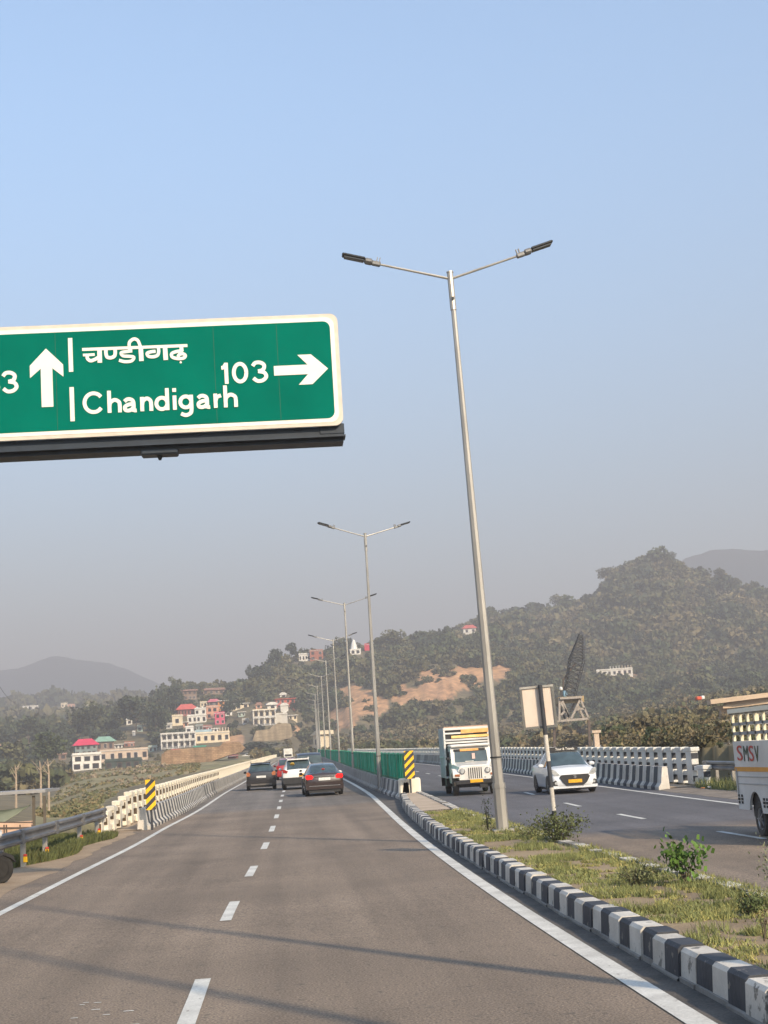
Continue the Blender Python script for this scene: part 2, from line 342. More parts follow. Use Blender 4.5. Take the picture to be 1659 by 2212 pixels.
# worn speckles of white paint and skid ticks near the camera
b = MB()
for i in range(7):
    p = (-1.9+.05*i+rr.uniform(-.03, .03), 17.3+.26*i)
b2 = MB(); rr = random.Random(8)
for (cx, cy, n) in ((-1.75, 13.9, 7), (-1.6, 12.6, 12)):
    for i in range(n):
        x = cx+rr.uniform(-.25, .3); y = cy+rr.uniform(-.45, .45); l = rr.uniform(.05, .12)
        b2.face([(x, y, .006), (x+l, y-.004, .006), (x+l*.9, y+.03, .006), (x+.01, y+.028, .006)], RPAINT)
b2.build('paint_marks', fix=False)['kind'] = 'structure'
# raised median: body, kerbs, paved nose
strip('median_ground', lambda y: ML(y)+.1, lambda y: MR(y)-.1, -40, 44.5, SOIL, .24, st=1)
strip('median_ground', lambda y: ML(y)+.1, lambda y: MR(y)-.1, 44.5, 61, PAVE, .255, st=1)
KERBSTUB = M('kerb_concrete', (0.2, 0.185, 0.165), .9, col2=(0.3, 0.28, 0.25), scale=3, detail=7, bump=.4)
def kerb(name, xf, side, y0, y1, st, wm, bm_):
    b = MB(); r_ = random.Random(5); y = y0; i = 0
    while y < y1:
        m = wm if i % 2 == 0 else bm_; j = r_.uniform(-.016, .016); h = .285+r_.uniform(-.012, .012)
        x0 = xf(y)+(0 if side > 0 else 0)+j; x1 = xf(y+st)+j; d = .24*side; g = .004
        ya, yb = y+g, y+st-g; e0, e1 = elev(y), elev(y+st)
        prof = [(0, -.05), (.02*side, h-.03), (.05*side, h), (d, h), (d, -.05)]
        vs = [(x0+a, ya, e0+c) for a, c in prof]+[(x1+a, yb, e1+c) for a, c in prof]
        b.mesh(vs, [(0,1,6,5),(1,2,7,6),(2,3,8,7),(3,4,9,8),(0,4,3,2,1),(5,6,7,8,9)], m)
        b.mesh([(x0-.012*side, ya-g, e0-.05), (x0-.012*side, ya-g, e0+.035+j), (x1-.012*side, yb+g, e1+.035+j), (x1-.012*side, yb+g, e1-.05), (x0+.02*side, ya-g, e0+.05), (x1+.02*side, yb+g, e1+.05)], [(0,1,2,3),(1,4,5,2)], KERBSTUB)
        y += st; i += 1
    o = b.build(name); o['kind'] = 'structure'; return o
kerb('kerb', ML, 1, 6.95, 60.5, .468, WHT, BLK)
kerb('kerb', MR, -1, 8, 60.5, .6, WHT, GRY_OLD)
b = MB(); rr = random.Random(12)
b.face([(ML(13.25)-.003, 13.12, .06), (ML(13.1)-.003, 13.4, .06), (ML(13.1)+.0, 13.4, .12), (ML(13.2)+.0, 13.12, .12)], KERBSTUB)
# ------------------------------------------------------------------ crash barriers
NJ = [(0, -.05), (0, .09), (.10, .2), (.17, .62), (.18, .66), (.36, .66), (.40, 0.0)]
def barrier(xf, side, y0, y1, label, st=.5, near=75, sc=1.0, old=False):
    ys = frange(y0, y1, st)
    def mt(k):
        y = ys[k]; n = near+6*math.sin(k*1.7)
        if y < n: return (BLK if k % 2 else WHT)
        return (WHT_OLD if k % 2 else GRY_OLD) if y < 150 else (WHT_OLD if (k//6) % 2 else GRY_OLD)
    b = MB(); b.sweep([(a*side, c*sc) for a, c in NJ], ys, xf, elev, mt)
    o = b.build('crash_barrier'); return tag(o, label, 'barrier', 'concrete crash barriers of the bridge')
barrier(LB, -1, 49.6, 340, 'black and white striped concrete crash barrier along the left edge of the near road', near=84)
barrier(lambda y: ML(y)+.02, 1, 60.5, 340, 'grey striped crash barrier on the left side of the median, under the green screen', near=66)
barrier(lambda y: MR(y)-.02, -1, 61.5, 340, 'low concrete crash barrier on the oncoming side of the median', near=64)
barrier(RB, 1, 54, 340, 'boldly black and white striped crash barrier curving behind the white sedan', st=.62, near=105, sc=1.22)
# ------------------------------------------------------------------ lattice parapets
def parapet(xf, side, y0, y1, st, base, full, nstep, mat, blk, label, wpost):
    t = thing('parapet_wall', (xf(y0), y0, elev(y0)), label, 'parapet')
    rails = MB(); far = MB(); n = 0; y = y0
    TH = .26 if blk is BLK else .2
    protos = {}
    while y < y1:
        hh = full*(min(1.0, .52+.48*(n/nstep))) if n < nstep else full
        hh = round(hh, 2)
        bb = MB(); L_ = st*wpost
        bb.box((0, 0, hh/2), (TH, L_, hh), mat, bev=.02)
        bb.box((-.02*side, 0, hh-.07), (TH+.07, L_+.08, .15), mat, bev=.02)
        k = 0
        if blk and y < 110:
            z = hh-.30
            while z > .12:
                for s_ in (-1, 1): bb.box((0, s_*(L_/2+.004), z), (TH-.02, .012, .2), blk)
                z -= .4
        p = (xf(y), y, elev(y)+base)
        if n < 90:
            bb.build('post', t, loc=Vector(p)-t.location)
        else:
            far.box((p[0], p[1], p[2]+hh/2), (TH, L_, hh), mat); far.box((p[0], p[1], p[2]+hh-.07), (TH+.07, L_+.1, .16), mat)
        yn = y+st; z = hh-.12; q = (xf(yn), yn, elev(yn)+base)
        while z > .0:
            rails.bar((p[0], p[1]+L_/2-.02, p[2]+z), (q[0], q[1]-L_/2+.02, q[2]+z), TH*.5, .15, mat); z -= .4
        y += st; n += 1
    o = rails.build('rail', t); o.location = -t.location; 
    if far.v:
        o = far.build('post', t); o.location = -t.location; o['kind'] = 'stuff'
    return t
parapet(lambda y: LB(y)-1.15, 1, 46.4, 340, 1.5, .06, 1.06, 5, CREAM, HOLE, 'cream white lattice concrete parapet stepping up beside the left guardrail', .45)
parapet(lambda y: RB(y)+1.5, -1, 53.4, 340, 1.5, .10, 1.30, 1, PWHT, BLK, 'white lattice parapet with black painted openings behind the right crash barrier', .5)
# ------------------------------------------------------------------ guardrails
WPROF = [(0, .31), (.03, .31), (.08, .275), (.08, .22), (.02, .175), (.02, .135), (.08, .09), (.08, .035), (.03, 0), (0, 0)]
def guardrail(pts, side, posts, ztop, label, group, rkind=None):
    t = thing('guardrail', (pts[0][0], pts[0][1], elev(pts[0][1])), label, 'guardrail', group)
    xf = curve([(p[1], p[0]) for p in sorted(pts, key=lambda q: q[1])]); ya = min(p[1] for p in pts); yb = max(p[1] for p in pts)
    b = MB(); ys = frange(ya, yb, 1.0)
    b.sweep([(a*side, c) for a, c in WPROF], ys, xf, lambda y: elev(y)+ztop-.31, lambda k: GALVD)
    for y in frange(ya+.4, yb-.4, 4): b.box((xf(y)+.035*side, y, elev(y)+ztop-.155), (.1, .36, .3), GALVD)
    o = b.build('beam', t); o.location = -t.location
    for y in posts:
        q = MB(); q.box((0, 0, (ztop-.03)/2-.2), (.1, .16, ztop+.37), CONC if rkind == 'grey' else GALV)
        q.box((.05*side, 0, ztop-.17), (.12, .1, .26), DARKM)
        po = q.build('post', t, loc=Vector((xf(y)-.11*side, y, elev(y)))-t.location)
        if rkind == 'marked':
            q = MB(); q.box((0, 0, .12), (.09, .02, .12), YEL, bev=.004); q.box((.0, 0, .21), (.075, .02, .05), REDP, bev=.004)
            m_ = q.build('reflector', po, loc=(.06*side, -.1, .06))
    return t
guardrail([(-5.3, 46.6), (-5.5, 39.5), (-5.78, 32.5), (-6.0, 25), (-6.2, 14)], 1, [45.9, 42.6, 37.6, 35.1, 32.9, 30, 27, 24, 21], .86, 'grey steel guardrail on the left, leading to the cream parapet, with yellow-red reflectors', 'steel guardrails at the bridge ends', 'marked')
guardrail([(14.85, 54.2), (14.95, 50), (15.0, 44), (15.0, 30)], -1, [53.2, 51.4, 49, 46.5, 44, 41, 38, 35], .92, 'grey steel guardrail beyond the right shoulder beside the white pickup', 'steel guardrails at the bridge ends', 'grey')
# ------------------------------------------------------------------ street lamps
def make_lamp():
    t = thing('street_lamp', (0, 0, 0), '', 'street lamp', 'double-armed street lamps on the median')
    b = MB(); n = 8; H_ = 12.0
    b.tube((0, 0, -.3), (0, 0, .9), .135, .13, GALV, n); b.tube((0, 0, .9), (0, 0, 1.0), .143, .143, GALV, n); b.tube((0, 0, 1.0), (0, 0, H_), .115, .05, GALV, n)
    b.box((0, 0, .03), (.42, .42, .05), GALV)
    b.tube((0, 0, 1.52), (0, 0, 1.55), .127, .127, DARKM, n)
    b.build('pole', t)
    c = MB(); c.tube((0, 0, H_-.75), (0, 0, H_+.1),   .07, .07, GALV, 10); c.tube((0, 0, H_+.1), (0, 0, H_+.13), .08, .08, GALV, 10); c.box((.0, -.09, H_-.5), (.05, .03, .06), DARKM)
    c.build('bracket', t)
    for s in (-1, 1):
        p = Vector((s*.06, 0, H_-.02)); q = Vector((s*1.56, 0, H_+.40))
        a = MB(); a.tube(p, q, .03, .025, GALV, 8); a.build('arm', t)
        d = (q-p).normalized(); R_ = Matrix.Rotation(-s*math.atan2(d.z, abs(d.x)), 3, 'Y')
        h = MB(); h.box(q+d*.05+Vector((0, 0, .0)), (.2, .12, .1), LAMPB, R_, .02); h.box(q+d*.22+Vector((0, 0, .015)), (.2, .2, .12), LAMPB, R_, .04)
        for kx in (-.06, .0): h.box(q+d*(.02+kx)+Vector((0, 0, .1)), (.02, .06, .1), LAMPB, R_)
        hd = h.build('lamp_head', t)
        l = MB(); l.box(q+d*.55+Vector((0, 0, .045)), (.52, .24, .055), DARKM, R_, .02); l.box(q+d*.55+Vector((0, 0, -.003)), (.44, .2, .02), LENSM, R_)
        l.build('led_panel', hd)
    return t
LP = [(4.45, 32.4), (4.52, 73), (4.98, 109), (5.38, 146), (5.72, 182), (6.18, 221), (6.4, 257), (6.9, 295), (7.6, 333), (8.6, 371), (9.8, 409), (11, 447)]
names = ['nearest and tallest street lamp, rising from the median grass beside the blank sign', 'second street lamp, its tall pole standing behind the green screen', 'third street lamp, its right arm touching the second pole', 'fourth street lamp, lamp heads beside the white temple on the ridge', 'fifth street lamp, arms seen against the wooded ridge', 'sixth street lamp in the far row', 'seventh street lamp in the far row', 'eighth street lamp in the far row']
L0 = make_lamp()
for i, (x, y) in enumerate(LP):
    lab = names[i] if i < 8 else 'one of the tiny farthest street lamps at the end of the bridge'
    o = L0 if i == 0 else copy_tree(L0)
    o.location = (x, y, elev(y)+(.24 if i == 0 else .1)); o['label'] = lab
    o.rotation_euler = (0, 0, math.radians([0, 16, -1, 3, -2, 1, 2, 0, 1, 0, 1, 0][i]))
L0.rotation_euler = (0, math.radians(-1.3), 0); L0.location.x = 4.5
o = copy_tree(L0, loc=(4.4, 10.35, .24), label='street lamp standing on the median just right of the picture'); o.rotation_euler = (0, 0, .05)
o = copy_tree(L0, loc=(4.35, 5.6, .24), label='unseen lamp pole right of the camera, added for its shadow on the road'); o.rotation_euler = (0, 0, -.04)  # added out of view to throw the second shadow band on the road
# ------------------------------------------------------------------ overhead direction sign
SY = 23.0
g = thing('direction_sign', (-7.6, SY+.5, 0), 'large green overhead road sign pointing to Chandigarh on a dark beam', 'road sign')
def loc_of(t): return -t.location
def rrect(x0, x1, z0, z1, r, n=6):
    p = []
    for cx, cz, a0 in ((x1-r, z1-r, 0), (x0+r, z1-r, 90), (x0+r, z0+r, 180), (x1-r, z0+r, 270)):
        for i in range(n+1): a = math.radians(a0+90*i/n); p.append((cx+r*math.cos(a), cz+r*math.sin(a)))
    return p
SX0, SX1, SZ0, SZ1 = -7.6, 1.20, 7.03, 8.80
b = MB(); b.prism(rrect(SX0, SX1, SZ0, SZ1, .13), 'y', SY, SY+.05, SBORD); o = b.build('sign_border', g); o.location = loc_of(g)
b = MB()
b.prism(rrect(SX0+.05, SX1-.06, SZ0+.055, SZ1-.055, .13), 'y', SY-.005, SY, SWHITE); b.prism(rrect(SX0+.12, SX1-.125, SZ0+.115, SZ1-.12, .11), 'y', SY-.009, SY-.005, SGREEN)
PANEL = b.build('sign_panel', g); PANEL.location = loc_of(g)
SEAM = M('panel_seam', (0.003, .1, .06), .6)
for x in (-5.35, -3.12, -.72, 1.2-2.3+1.35):
    b = MB(); b.box((x, SY-.0095, (SZ0+SZ1)/2), (.008, .003, SZ1-SZ0-.24), SEAM); o = b.build('panel_seam', g); o.location = loc_of(g)
fy = SY-.0135
def glyph(name, polys, mat=SWHITE):
    b = MB()
    for p in polys: b.prism(p, 'y', fy-.004, fy+.003, mat)
    o = b.build(name, g); o.location = loc_of(g); return o
cx = -3.26; za, zt, zh = 7.53, 8.42, 8.42
glyph('up_arrow', [[(cx-.087, 7.52), (cx+.087, 7.52), (cx+.087, 8.12), (cx+.25, 7.98), (cx+.25, 8.17), (cx, 8.43), (cx-.25, 8.17), (cx-.25, 7.98), (cx-.087, 8.12)]])
cz = 7.925
glyph('right_arrow', [[(.18, cz-.075), (.70, cz-.075), (.55, cz-.235), (.76, cz-.235), (1.01, cz), (.76, cz+.235), (.55, cz+.235), (.70, cz+.075), (.18, cz+.075)]])
glyph('divider_bar', [[(-2.925, 8.05), (-2.86, 8.05), (-2.86, 8.58), (-2.925, 8.58)], [(-2.925, 7.28), (-2.86, 7.28), (-2.86, 7.81), (-2.925, 7.81)]])

def stroke(b, pts, wd, W, mat=SWHITE, smooth=True, d0=0.0, cap=True):
    P = [Vector((p[0], p[1])) for p in pts]
    if len(P) > 2 and smooth:
        Q = []; n = len(P)
        for i in range(n-1):
            p0 = P[max(i-1, 0)]; p1 = P[i]; p2 = P[i+1]; p3 = P[min(i+2, n-1)]
            for k_ in range(6):
                t_ = k_/6; Q.append(.5*((2*p1)+(p2-p0)*t_+(2*p0-5*p1+4*p2-p3)*t_*t_+(3*p1-p0-3*p2+p3)*t_**3))
        Q.append(P[-1]); P = Q
    L_, R_ = [], []
    for i, p in enumerate(P):
        d = (P[min(i+1, len(P)-1)]-P[max(i-1, 0)]).normalized(); nrm = Vector((-d.y, d.x))*wd/2
        L_.append(p+nrm); R_.append(p-nrm)
    n = len(P); vs = []
    for yy in (fy-.004-d0, fy+.003):
        for q in L_+R_:
            X, Z = W(q); vs.append((X, yy, Z))
    fs = []
    for i in range(n-1):
        fs += [(i, i+1, n+i+1, n+i), (2*n+i, 3*n+i, 3*n+i+1, 2*n+i+1), (i, 2*n+i, 2*n+i+1, i+1), (n+i, n+i+1, 3*n+i+1, 3*n+i)]
    fs += [(0, n, 3*n, 2*n), (n-1, 3*n-1, 4*n-1, 2*n-1)]
    b.mesh(vs, fs, mat)
def oval(cx, cy, rx, ry, a0=0, a1=360, n=14):
    return [(cx+rx*math.cos(math.radians(a0+(a1-a0)*i/n)), cy+ry*math.sin(math.radians(a0+(a1-a0)*i/n))) for i in range(n+1)]
XH = 70
def L_h(x): return [[(x+9, 0), (x+9, 108)], [(x+9, 30), (x+14, 50), (x+34, 62), (x+54, 52), (x+58, 34), (x+58, 0)]]
def L_n(x): return [[(x+9, 0), (x+9, XH)], [(x+9, 30), (x+14, 50), (x+32, 62), (x+48, 52), (x+52, 34), (x+52, 0)]]
def L_a(x): return [[(x+8, 52), (x+22, 62), (x+40, 60), (x+50, 46), (x+50, 0)], [(x+50, 38), (x+28, 36), (x+10, 26), (x+12, 10), (x+28, 7), (x+44, 14), (x+50, 24)], [(x+50, 14), (x+54, 6), (x+64, 6)]]
def L_d(x): return [[(x+60, 0), (x+60, 108)], oval(x+34, 34, 26, 28)]
def L_i(x): return [[(x+9, 0), (x+9, XH)], [(x+9, 88), (x+9, 106)]]
def L_g(x): return [[(x+60, XH), (x+60, 0), (x+54, -20), (x+32, -29), (x+10, -20)], oval(x+34, 36, 26, 27)]
def L_r(x): return [[(x+9, 0), (x+9, XH)], [(x+9, 32), (x+16, 52), (x+36, 60)]]
def L_C(x): return [oval(x+51, 53, 43, 46, 36, 324, 16)]
def D_1(x): return [[(x+24, 0), (x+24, 104)], [(x+24, 98), (x+12, 82), (x+1, 80)]]
def D_0(x): return [oval(x+38, 52, 30, 44)]
def D_3(x): return [[(x+5, 82), (x+18, 97), (x+42, 98), (x+60, 84), (x+54, 62), (x+30, 55)], [(x+30, 55), (x+58, 48), (x+68, 28), (x+52, 10), (x+26, 7), (x+6, 22)]]
def word(name, items, W, wd=18):
    b = MB(); k = 0
    for strokes in items:
        for st in strokes: stroke(b, st, wd, W, smooth=len(st) > 2, d0=.0004*k); k += 1
    o = b.build(name, g); o.location = loc_of(g); return o
WN = lambda q: (-2.725+(q.x-393)/315, 7.385+q.y/315)
word('town_name', [L_C(391), L_h(507), L_a(580), L_n(662), L_d(731), L_i(817), L_g(845), L_a(930), L_r(1012), L_h(1060)], WN)
WM = lambda q: (-.64+(q.x-1035)/315, 7.755+q.y/315)
word('distance_number', [D_1(1040), D_0(1092), D_3(1187)], WM)
WL = lambda q: (-3.93+(q.x-15)/315, 7.765+q.y/315)
word('distance_number', [D_3(-72), D_3(15)], WL)
# Devanagari name as thick strokes; coordinates in a 1659 x 553 tracing grid, unrolled onto the panel
def WD_(q):
    p3 = at(190+q.x/5.53, 830+q.y/5.53, fy); return p3.x, p3.z
_k = [0]
def dstroke(b, pts, wd, mat): _k[0] += 1; stroke(b, pts, wd, WD_, mat, d0=.0004*_k[0])
b = MB(); WD = 60
dstroke(b, [(85, 243), (1540, 188)], 40, SWHITE)
for x0_, y0_, x1_, y1_, w_ in ((325, 240, 330, 425, 62), (895, 215, 905, 402, 62), (1230, 205, 1242, 388, 62), (748, 215, 752, 285, 54), (1455, 200, 1462, 268, 52)):
    dstroke(b, [(x0_, y0_), (x1_, y1_)], w_, SWHITE)
dstroke(b, [(97, 320), (165, 318), (258, 312)], 36, SWHITE)
dstroke(b, [(160, 320), (158, 365), (200, 398), (262, 380), (318, 345)], 46, SWHITE)
dstroke(b, [(415, 240), (414, 290), (430, 345), (480, 358), (530, 335), (543, 285), (538, 232)], 48, SWHITE)
dstroke(b, [(775, 262), (700, 272), (625, 288), (650, 330), (740, 338), (800, 350), (770, 400), (680, 412), (595, 392)], 42, SWHITE)
dstroke(b, [(735, 205), (742, 140), (800, 98), (855, 120), (890, 200)], 44, SWHITE)
dstroke(b, [(1100, 268), (1040, 275), (985, 295), (1000, 335), (1060, 345), (1125, 325), (1143, 270), (1138, 205)], 44, SWHITE)
dstroke(b, [(1478, 262), (1400, 270), (1325, 300), (1335, 350), (1420, 370), (1490, 360), (1512, 328), (1480, 303), (1430, 312), (1410, 345)], 44, SWHITE)
o = b.build('hindi_name', g); o.location = loc_of(g)
b = MB(); q = at(190+1448/5.53, 830+420/5.53, fy); b.tube((q.x, fy-.004, q.z), (q.x, fy+.003, q.z), .017, .017, SWHITE, 8); o = b.build('hindi_dot', g); o.location = loc_of(g)
b = MB()
b.box((-3.2, SY+.30, 6.92), (8.78, .40, .24), NAVY); b.box((-3.2, SY+.16, 6.87), (8.84, .34, .025), NAVY)
b.box((-1.62, SY+.2, 6.76), (.56, .3, .07), NAVY, bev=.02); b.tube((-1.62, SY+.2, 6.73), (-1.62, SY+.2, 6.66), .05, .02, NAVY)
for x in (-7, -5.4, -3.8, -2.6, -1, .5): b.box((x, SY+.12, 7.9), (.08, .1, 1.8), NAVY)
b.box((1.02, SY+.3, 7.0), (.38, .42, .16), NAVY, bev=.01); b.box((.95, SY+.14, 6.93), (.2, .03, .03), GALV)
o = b.build('support_beam', g); o.location = loc_of(g)
b = MB(); b.tube((-7.8, SY+.4, -.2), (-7.8, SY+.4, 9), .25, .2, GALV, 12); b.tube((-7.8, SY+.4, 8.6), (.8, SY+.4, 8.55), .09, .07, NAVY, 8)
o = b.build('column', g); o.location = loc_of(g)
# ------------------------------------------------------------------ hazard markers
def hazard(loc, w_, z0, z1, label, mirror=1):
    t = thing('hazard_marker', loc, label, 'hazard marker', 'yellow and black hazard markers at the barrier ends')
    b = MB(); b.box((0, 0, (z1-.1)/2), (.07, .06, z1-.1), BLK); b.build('post', t)
    b = MB(); b.box((0, -.045, (z0+z1)/2), (w_, .02, z1-z0), YEL)
    sp = .30; yy = -.0585; sl_ = w_*.95
    z = z0-sl_
    while z < z1:
        poly = [(-w_/2, z), (w_/2, z+sl_), (w_/2, z+sl_+sp*.5), (-w_/2, z+sp*.5)]
        # clip to the board
        def clip(ps, zc, keep_above):
            out = []
            for i in range(len(ps)):
                a, c = ps[i], ps[(i+1) % len(ps)]
                ia = (a[1] >= zc) == keep_above or a[1] == zc; ic = (c[1] >= zc) == keep_above or c[1] == zc
                if ia: out.append(a)
                if ia != ic:
                    t_ = (zc-a[1])/(c[1]-a[1]); out.append((a[0]+(c[0]-a[0])*t_, zc))
            return out
        poly = clip(poly, z0, True); poly = clip(poly, z1, False) if len(poly) > 2 else poly
        if len(poly) > 2: b.face([(x*mirror, yy, zz) for x, zz in poly], BLK)
        z += sp
    b.build('striped_board', t, fix=False); return t
hazard((-4.14, 49.2, elev(49.2)), .30, .62, 1.55, 'yellow and black striped hazard board at the start of the left crash barrier')
hazard((4.9, 60.2, elev(60.2)+.25), .37, .55, 1.62, 'yellow and black striped hazard board at the nose of the median, before the green screen')
b = MB(); b.box((4.9, 60.75, elev(60)+.45), (.85, .5, .75), CREAM, bev=.06); tag(b.build('concrete_block'), 'cream painted concrete end block behind the median hazard board', 'concrete block')
# ------------------------------------------------------------------ sign seen from behind
t = thing('information_sign', (4.93, 28.4, .2), 'sign board seen from its blank beige back on a black and white striped post', 'road sign', rotz=0)
b = MB(); zz = 0; seg = [(0, .17, WHT), (.17, .62, BLK), (.62, .86+.18, WHT), (1.04, 1.52, BLK), (1.52, 2.0, WHT), (2.0, 2.92, BLK)]
for a, c, m in seg: b.tube((0, 0, a-(.2 if a == 0 else 0)), (0, 0, c), .041, .041, m, 12, cap=True)
b.build('post', t)
PB = M('sign_back_paint', (0.60, 0.51, 0.43), .6, col2=(0.68, 0.59, 0.5), scale=2, detail=6)
FR = M('sign_frame_grey', (0.16, 0.16, 0.15), .5, metal=.3, var=.15)
b = MB(); b.box((-.07, .075, 2.52), (.58, .012, .70), PB); b.build('board', t)
b = MB()
for x in (-.365, .225): b.box((x, .07, 2.52), (.045, .05, .79), FR)
for z in (2.145, 2.893): b.box((-.07, .069, z), (.63, .052, .04), FR if z < 2.5 else GALV)
b.box((.04, .066, 2.45), (.014, .006, .08), REDP)
b.build('frame', t)
t.rotation_euler = (0, math.radians(-1.9), math.radians(-6))
# ------------------------------------------------------------------ green screen on the median
GRN = M('green_mesh_panel', (0.005, 0.27, 0.15), .6, col2=(0.02, 0.45, 0.27), scale=3, detail=4)
GRN2 = M('faded_green_mesh', (0.16, 0.33, 0.14), .7, col2=(0.015, 0.15, 0.09), scale=2, detail=4)
t = thing('anti_glare_screen', (5.0, 61, elev(61)), 'long green anti-glare screen standing on the median between the two crash barriers', 'screen')
xf = lambda y: ML(y)+.52+(.12 if y < 66 else 0)
y = 61.2; n = 0; farb = MB(); r_ = random.Random(4)
while y < 330:
    st = 2.5 if y < 200 else 5; x0, x1 = xf(y), xf(y+st); e0 = elev(y)
    b = MB() if n < 60 else farb; nb = 16
    for i in range(nb):
        f = (i+.5)/nb; yy = y+st*f; xx = x0+(x1-x0)*f; m = GRN2 if r_.random() < .18 else GRN
        hgt = 1.1+r_.uniform(-.03, .03); b.box((xx+(.03 if i % 2 else 0), yy, elev(yy)+.62+hgt/2), (.02, st/nb*.96, hgt), m, Matrix.Rotation(r_.uniform(-.25, .25), 3, 'Z'))
    b.bar((x0, y, e0+1.72), (x1, y+st, elev(y+st)+1.72), .05, .05, GRN); b.bar((x0, y, e0+.68), (x1, y+st, elev(y+st)+.68), .05, .05, GRN2)
    b.box((x0, y, e0+.9), (.06, .06, 1.75), GRN)
    if n < 60: o = b.build('screen_panel', t, fix=False); o.location = -t.location
    y += st; n += 1
if farb.v: o = farb.build('screen_panel', t, fix=False); o.location = -t.location; o['kind'] = 'stuff'
# ------------------------------------------------------------------ terrain
def az_h(u, v):
    x, y, z = ray(u, v); return math.atan2(x, y), z/math.hypot(x, y)
LAY = [
 (45,  [(-900,1800),(0,1800),(200,1800),(600,1760),(1100,1700),(1300,1650),(1500,1645),(1660,1640),(2600,1640)]),
 (75,  [(-900,1790),(0,1790),(120,1782),(200,1785),(400,1760),(900,1740),(1150,1700),(1300,1650),(1500,1625),(1660,1605),(2600,1600)]),
 (120, [(-900,1740),(0,1745),(100,1765),(200,1765),(400,1740),(1000,1730),(1200,1660),(1400,1610),(1660,1580),(2600,1560)]),
 (220, [(-900,1740),(0,1740),(70,1745),(110,1752),(200,1725),(330,1695),(430,1675),(500,1668),(700,1668),(1000,1668),(1150,1650),(1300,1610),(1400,1592),(1500,1570),(1660,1545),(2600,1520)]),
 (380, [(-900,1715),(0,1715),(70,1715),(120,1695),(160,1677),(200,1668),(330,1656),(430,1648),(520,1643),(600,1640),(700,1638),(850,1634),(1000,1632),(1150,1615),(1300,1590),(1400,1572),(1500,1550),(1660,1528),(2600,1500)]),
 (560, [(-900,1680),(0,1680),(80,1670),(140,1660),(200,1655),(330,1646),(430,1640),(520,1634),(600,1630),(700,1628),(850,1618),(1000,1612),(1150,1598),(1300,1570),(1400,1552),(1500,1530),(1660,1508),(2600,1480)]),
 (640, [(-900,1640),(0,1640),(80,1630),(150,1626),(250,1620),(330,1616),(360,1600),(520,1585),(560,1590),(620,1590),(660,1615),(720,1600),(850,1585),(1000,1580),(1150,1570),(1300,1545),(1400,1530),(1500,1515),(1660,1500),(2600,1460)]),
 (700, [(-900,1610),(0,1610),(100,1600),(200,1585),(300,1570),(360,1570),(430,1562),(520,1552),(560,1545),(620,1548),(680,1575),(720,1560),(760,1530),(850,1520),(930,1500),(1000,1505),(1100,1510),(1300,1520),(1400,1515),(1660,1490),(2600,1440)]),
 (760, [(-900,1590),(0,1590),(100,1585),(200,1570),(300,1550),(400,1535),(520,1515),(560,1510),(620,1515),(680,1540),(720,1510),(760,1480),(850,1465),(930,1445),(1000,1450),(1100,1450),(1300,1490),(1400,1495),(1660,1475),(2600,1420)]),
 (900, [(-900,1585),(0,1585),(100,1590),(200,1570),(250,1550),(300,1530),(360,1505),(400,1500),(450,1498),(530,1490),(560,1468),(600,1432),(650,1424),(700,1418),(760,1410),(820,1408),(900,1402),(1000,1385),(1060,1385),(1100,1400),(1300,1430),(1500,1440),(1660,1440),(2600,1400)]),
 (1250,[(-900,1560),(0,1565),(100,1560),(200,1560),(400,1560),(600,1520),(800,1490),(950,1410),(1000,1372),(1050,1352),(1110,1340),(1170,1335),(1210,1318),(1260,1308),(1300,1280),(1340,1242),(1380,1222),(1420,1214),(1460,1226),(1500,1240),(1560,1258),(1660,1290),(1800,1320),(2600,1400)]),
 (1700,[(-900,1515),(0,1528),(60,1522),(130,1518),(200,1522),(300,1515),(400,1510),(500,1505),(600,1560),(800,1560),(1000,1520),(1200,1450),(1400,1400),(1660,1380),(2600,1420)]),
 (2200,[(-900,1560),(0,1560),(500,1560),(1000,1560),(1660,1440),(2600,1460)]),
 (2700,[(-900,1560),(0,1560),(500,1590),(1000,1560),(1350,1330),(1430,1240),(1480,1205),(1530,1192),(1580,1190),(1660,1187),(1800,1180),(2600,1240)]),
 (3300,[(-900,1470),(-300,1480),(0,1452),(50,1438),(90,1424),(125,1418),(170,1422),(220,1428),(280,1442),(340,1475),(400,1505),(500,1540),(700,1590),(1000,1590),(1660,1500),(2600,1480)]),
 (4500,[(-900,1640),(0,1660),(1000,1620),(1660,1560),(2600,1500)]),
]
LR = np.array([l[0] for l in LAY], float)
LAZ = []; LT = []
for r, pl in LAY:
    q = sorted(az_h(*p) for p in pl); LAZ.append(np.array([a for a, _ in q])); LT.append(np.array([h for _, h in q]))
def vnoise(x, y, seed=0):
    xi = np.floor(x).astype(np.int64); yi = np.floor(y).astype(np.int64); fx = x-xi; fy_ = y-yi
    fx = fx*fx*(3-2*fx); fy_ = fy_*fy_*(3-2*fy_)
    def h(a, b_):
        n = (a*374761393+b_*668265263+seed*1442695041) & 0xffffffff; n = ((n ^ (n >> 13))*1274126177) & 0xffffffff
        return ((n ^ (n >> 16)) & 0xffff)/65535.0
    return (h(xi, yi)*(1-fx)+h(xi+1, yi)*fx)*(1-fy_)+(h(xi, yi+1)*(1-fx)+h(xi+1, yi+1)*fx)*fy_
def fbm(x, y, seed=0, oct=4):
    s = 0; a = .5
    for i in range(oct): s = s+a*vnoise(x*2**i, y*2**i, seed+i); a *= .5
    return s-.47
velev = np.vectorize(elev); vLB = np.vectorize(LB); vRB = np.vectorize(RB)
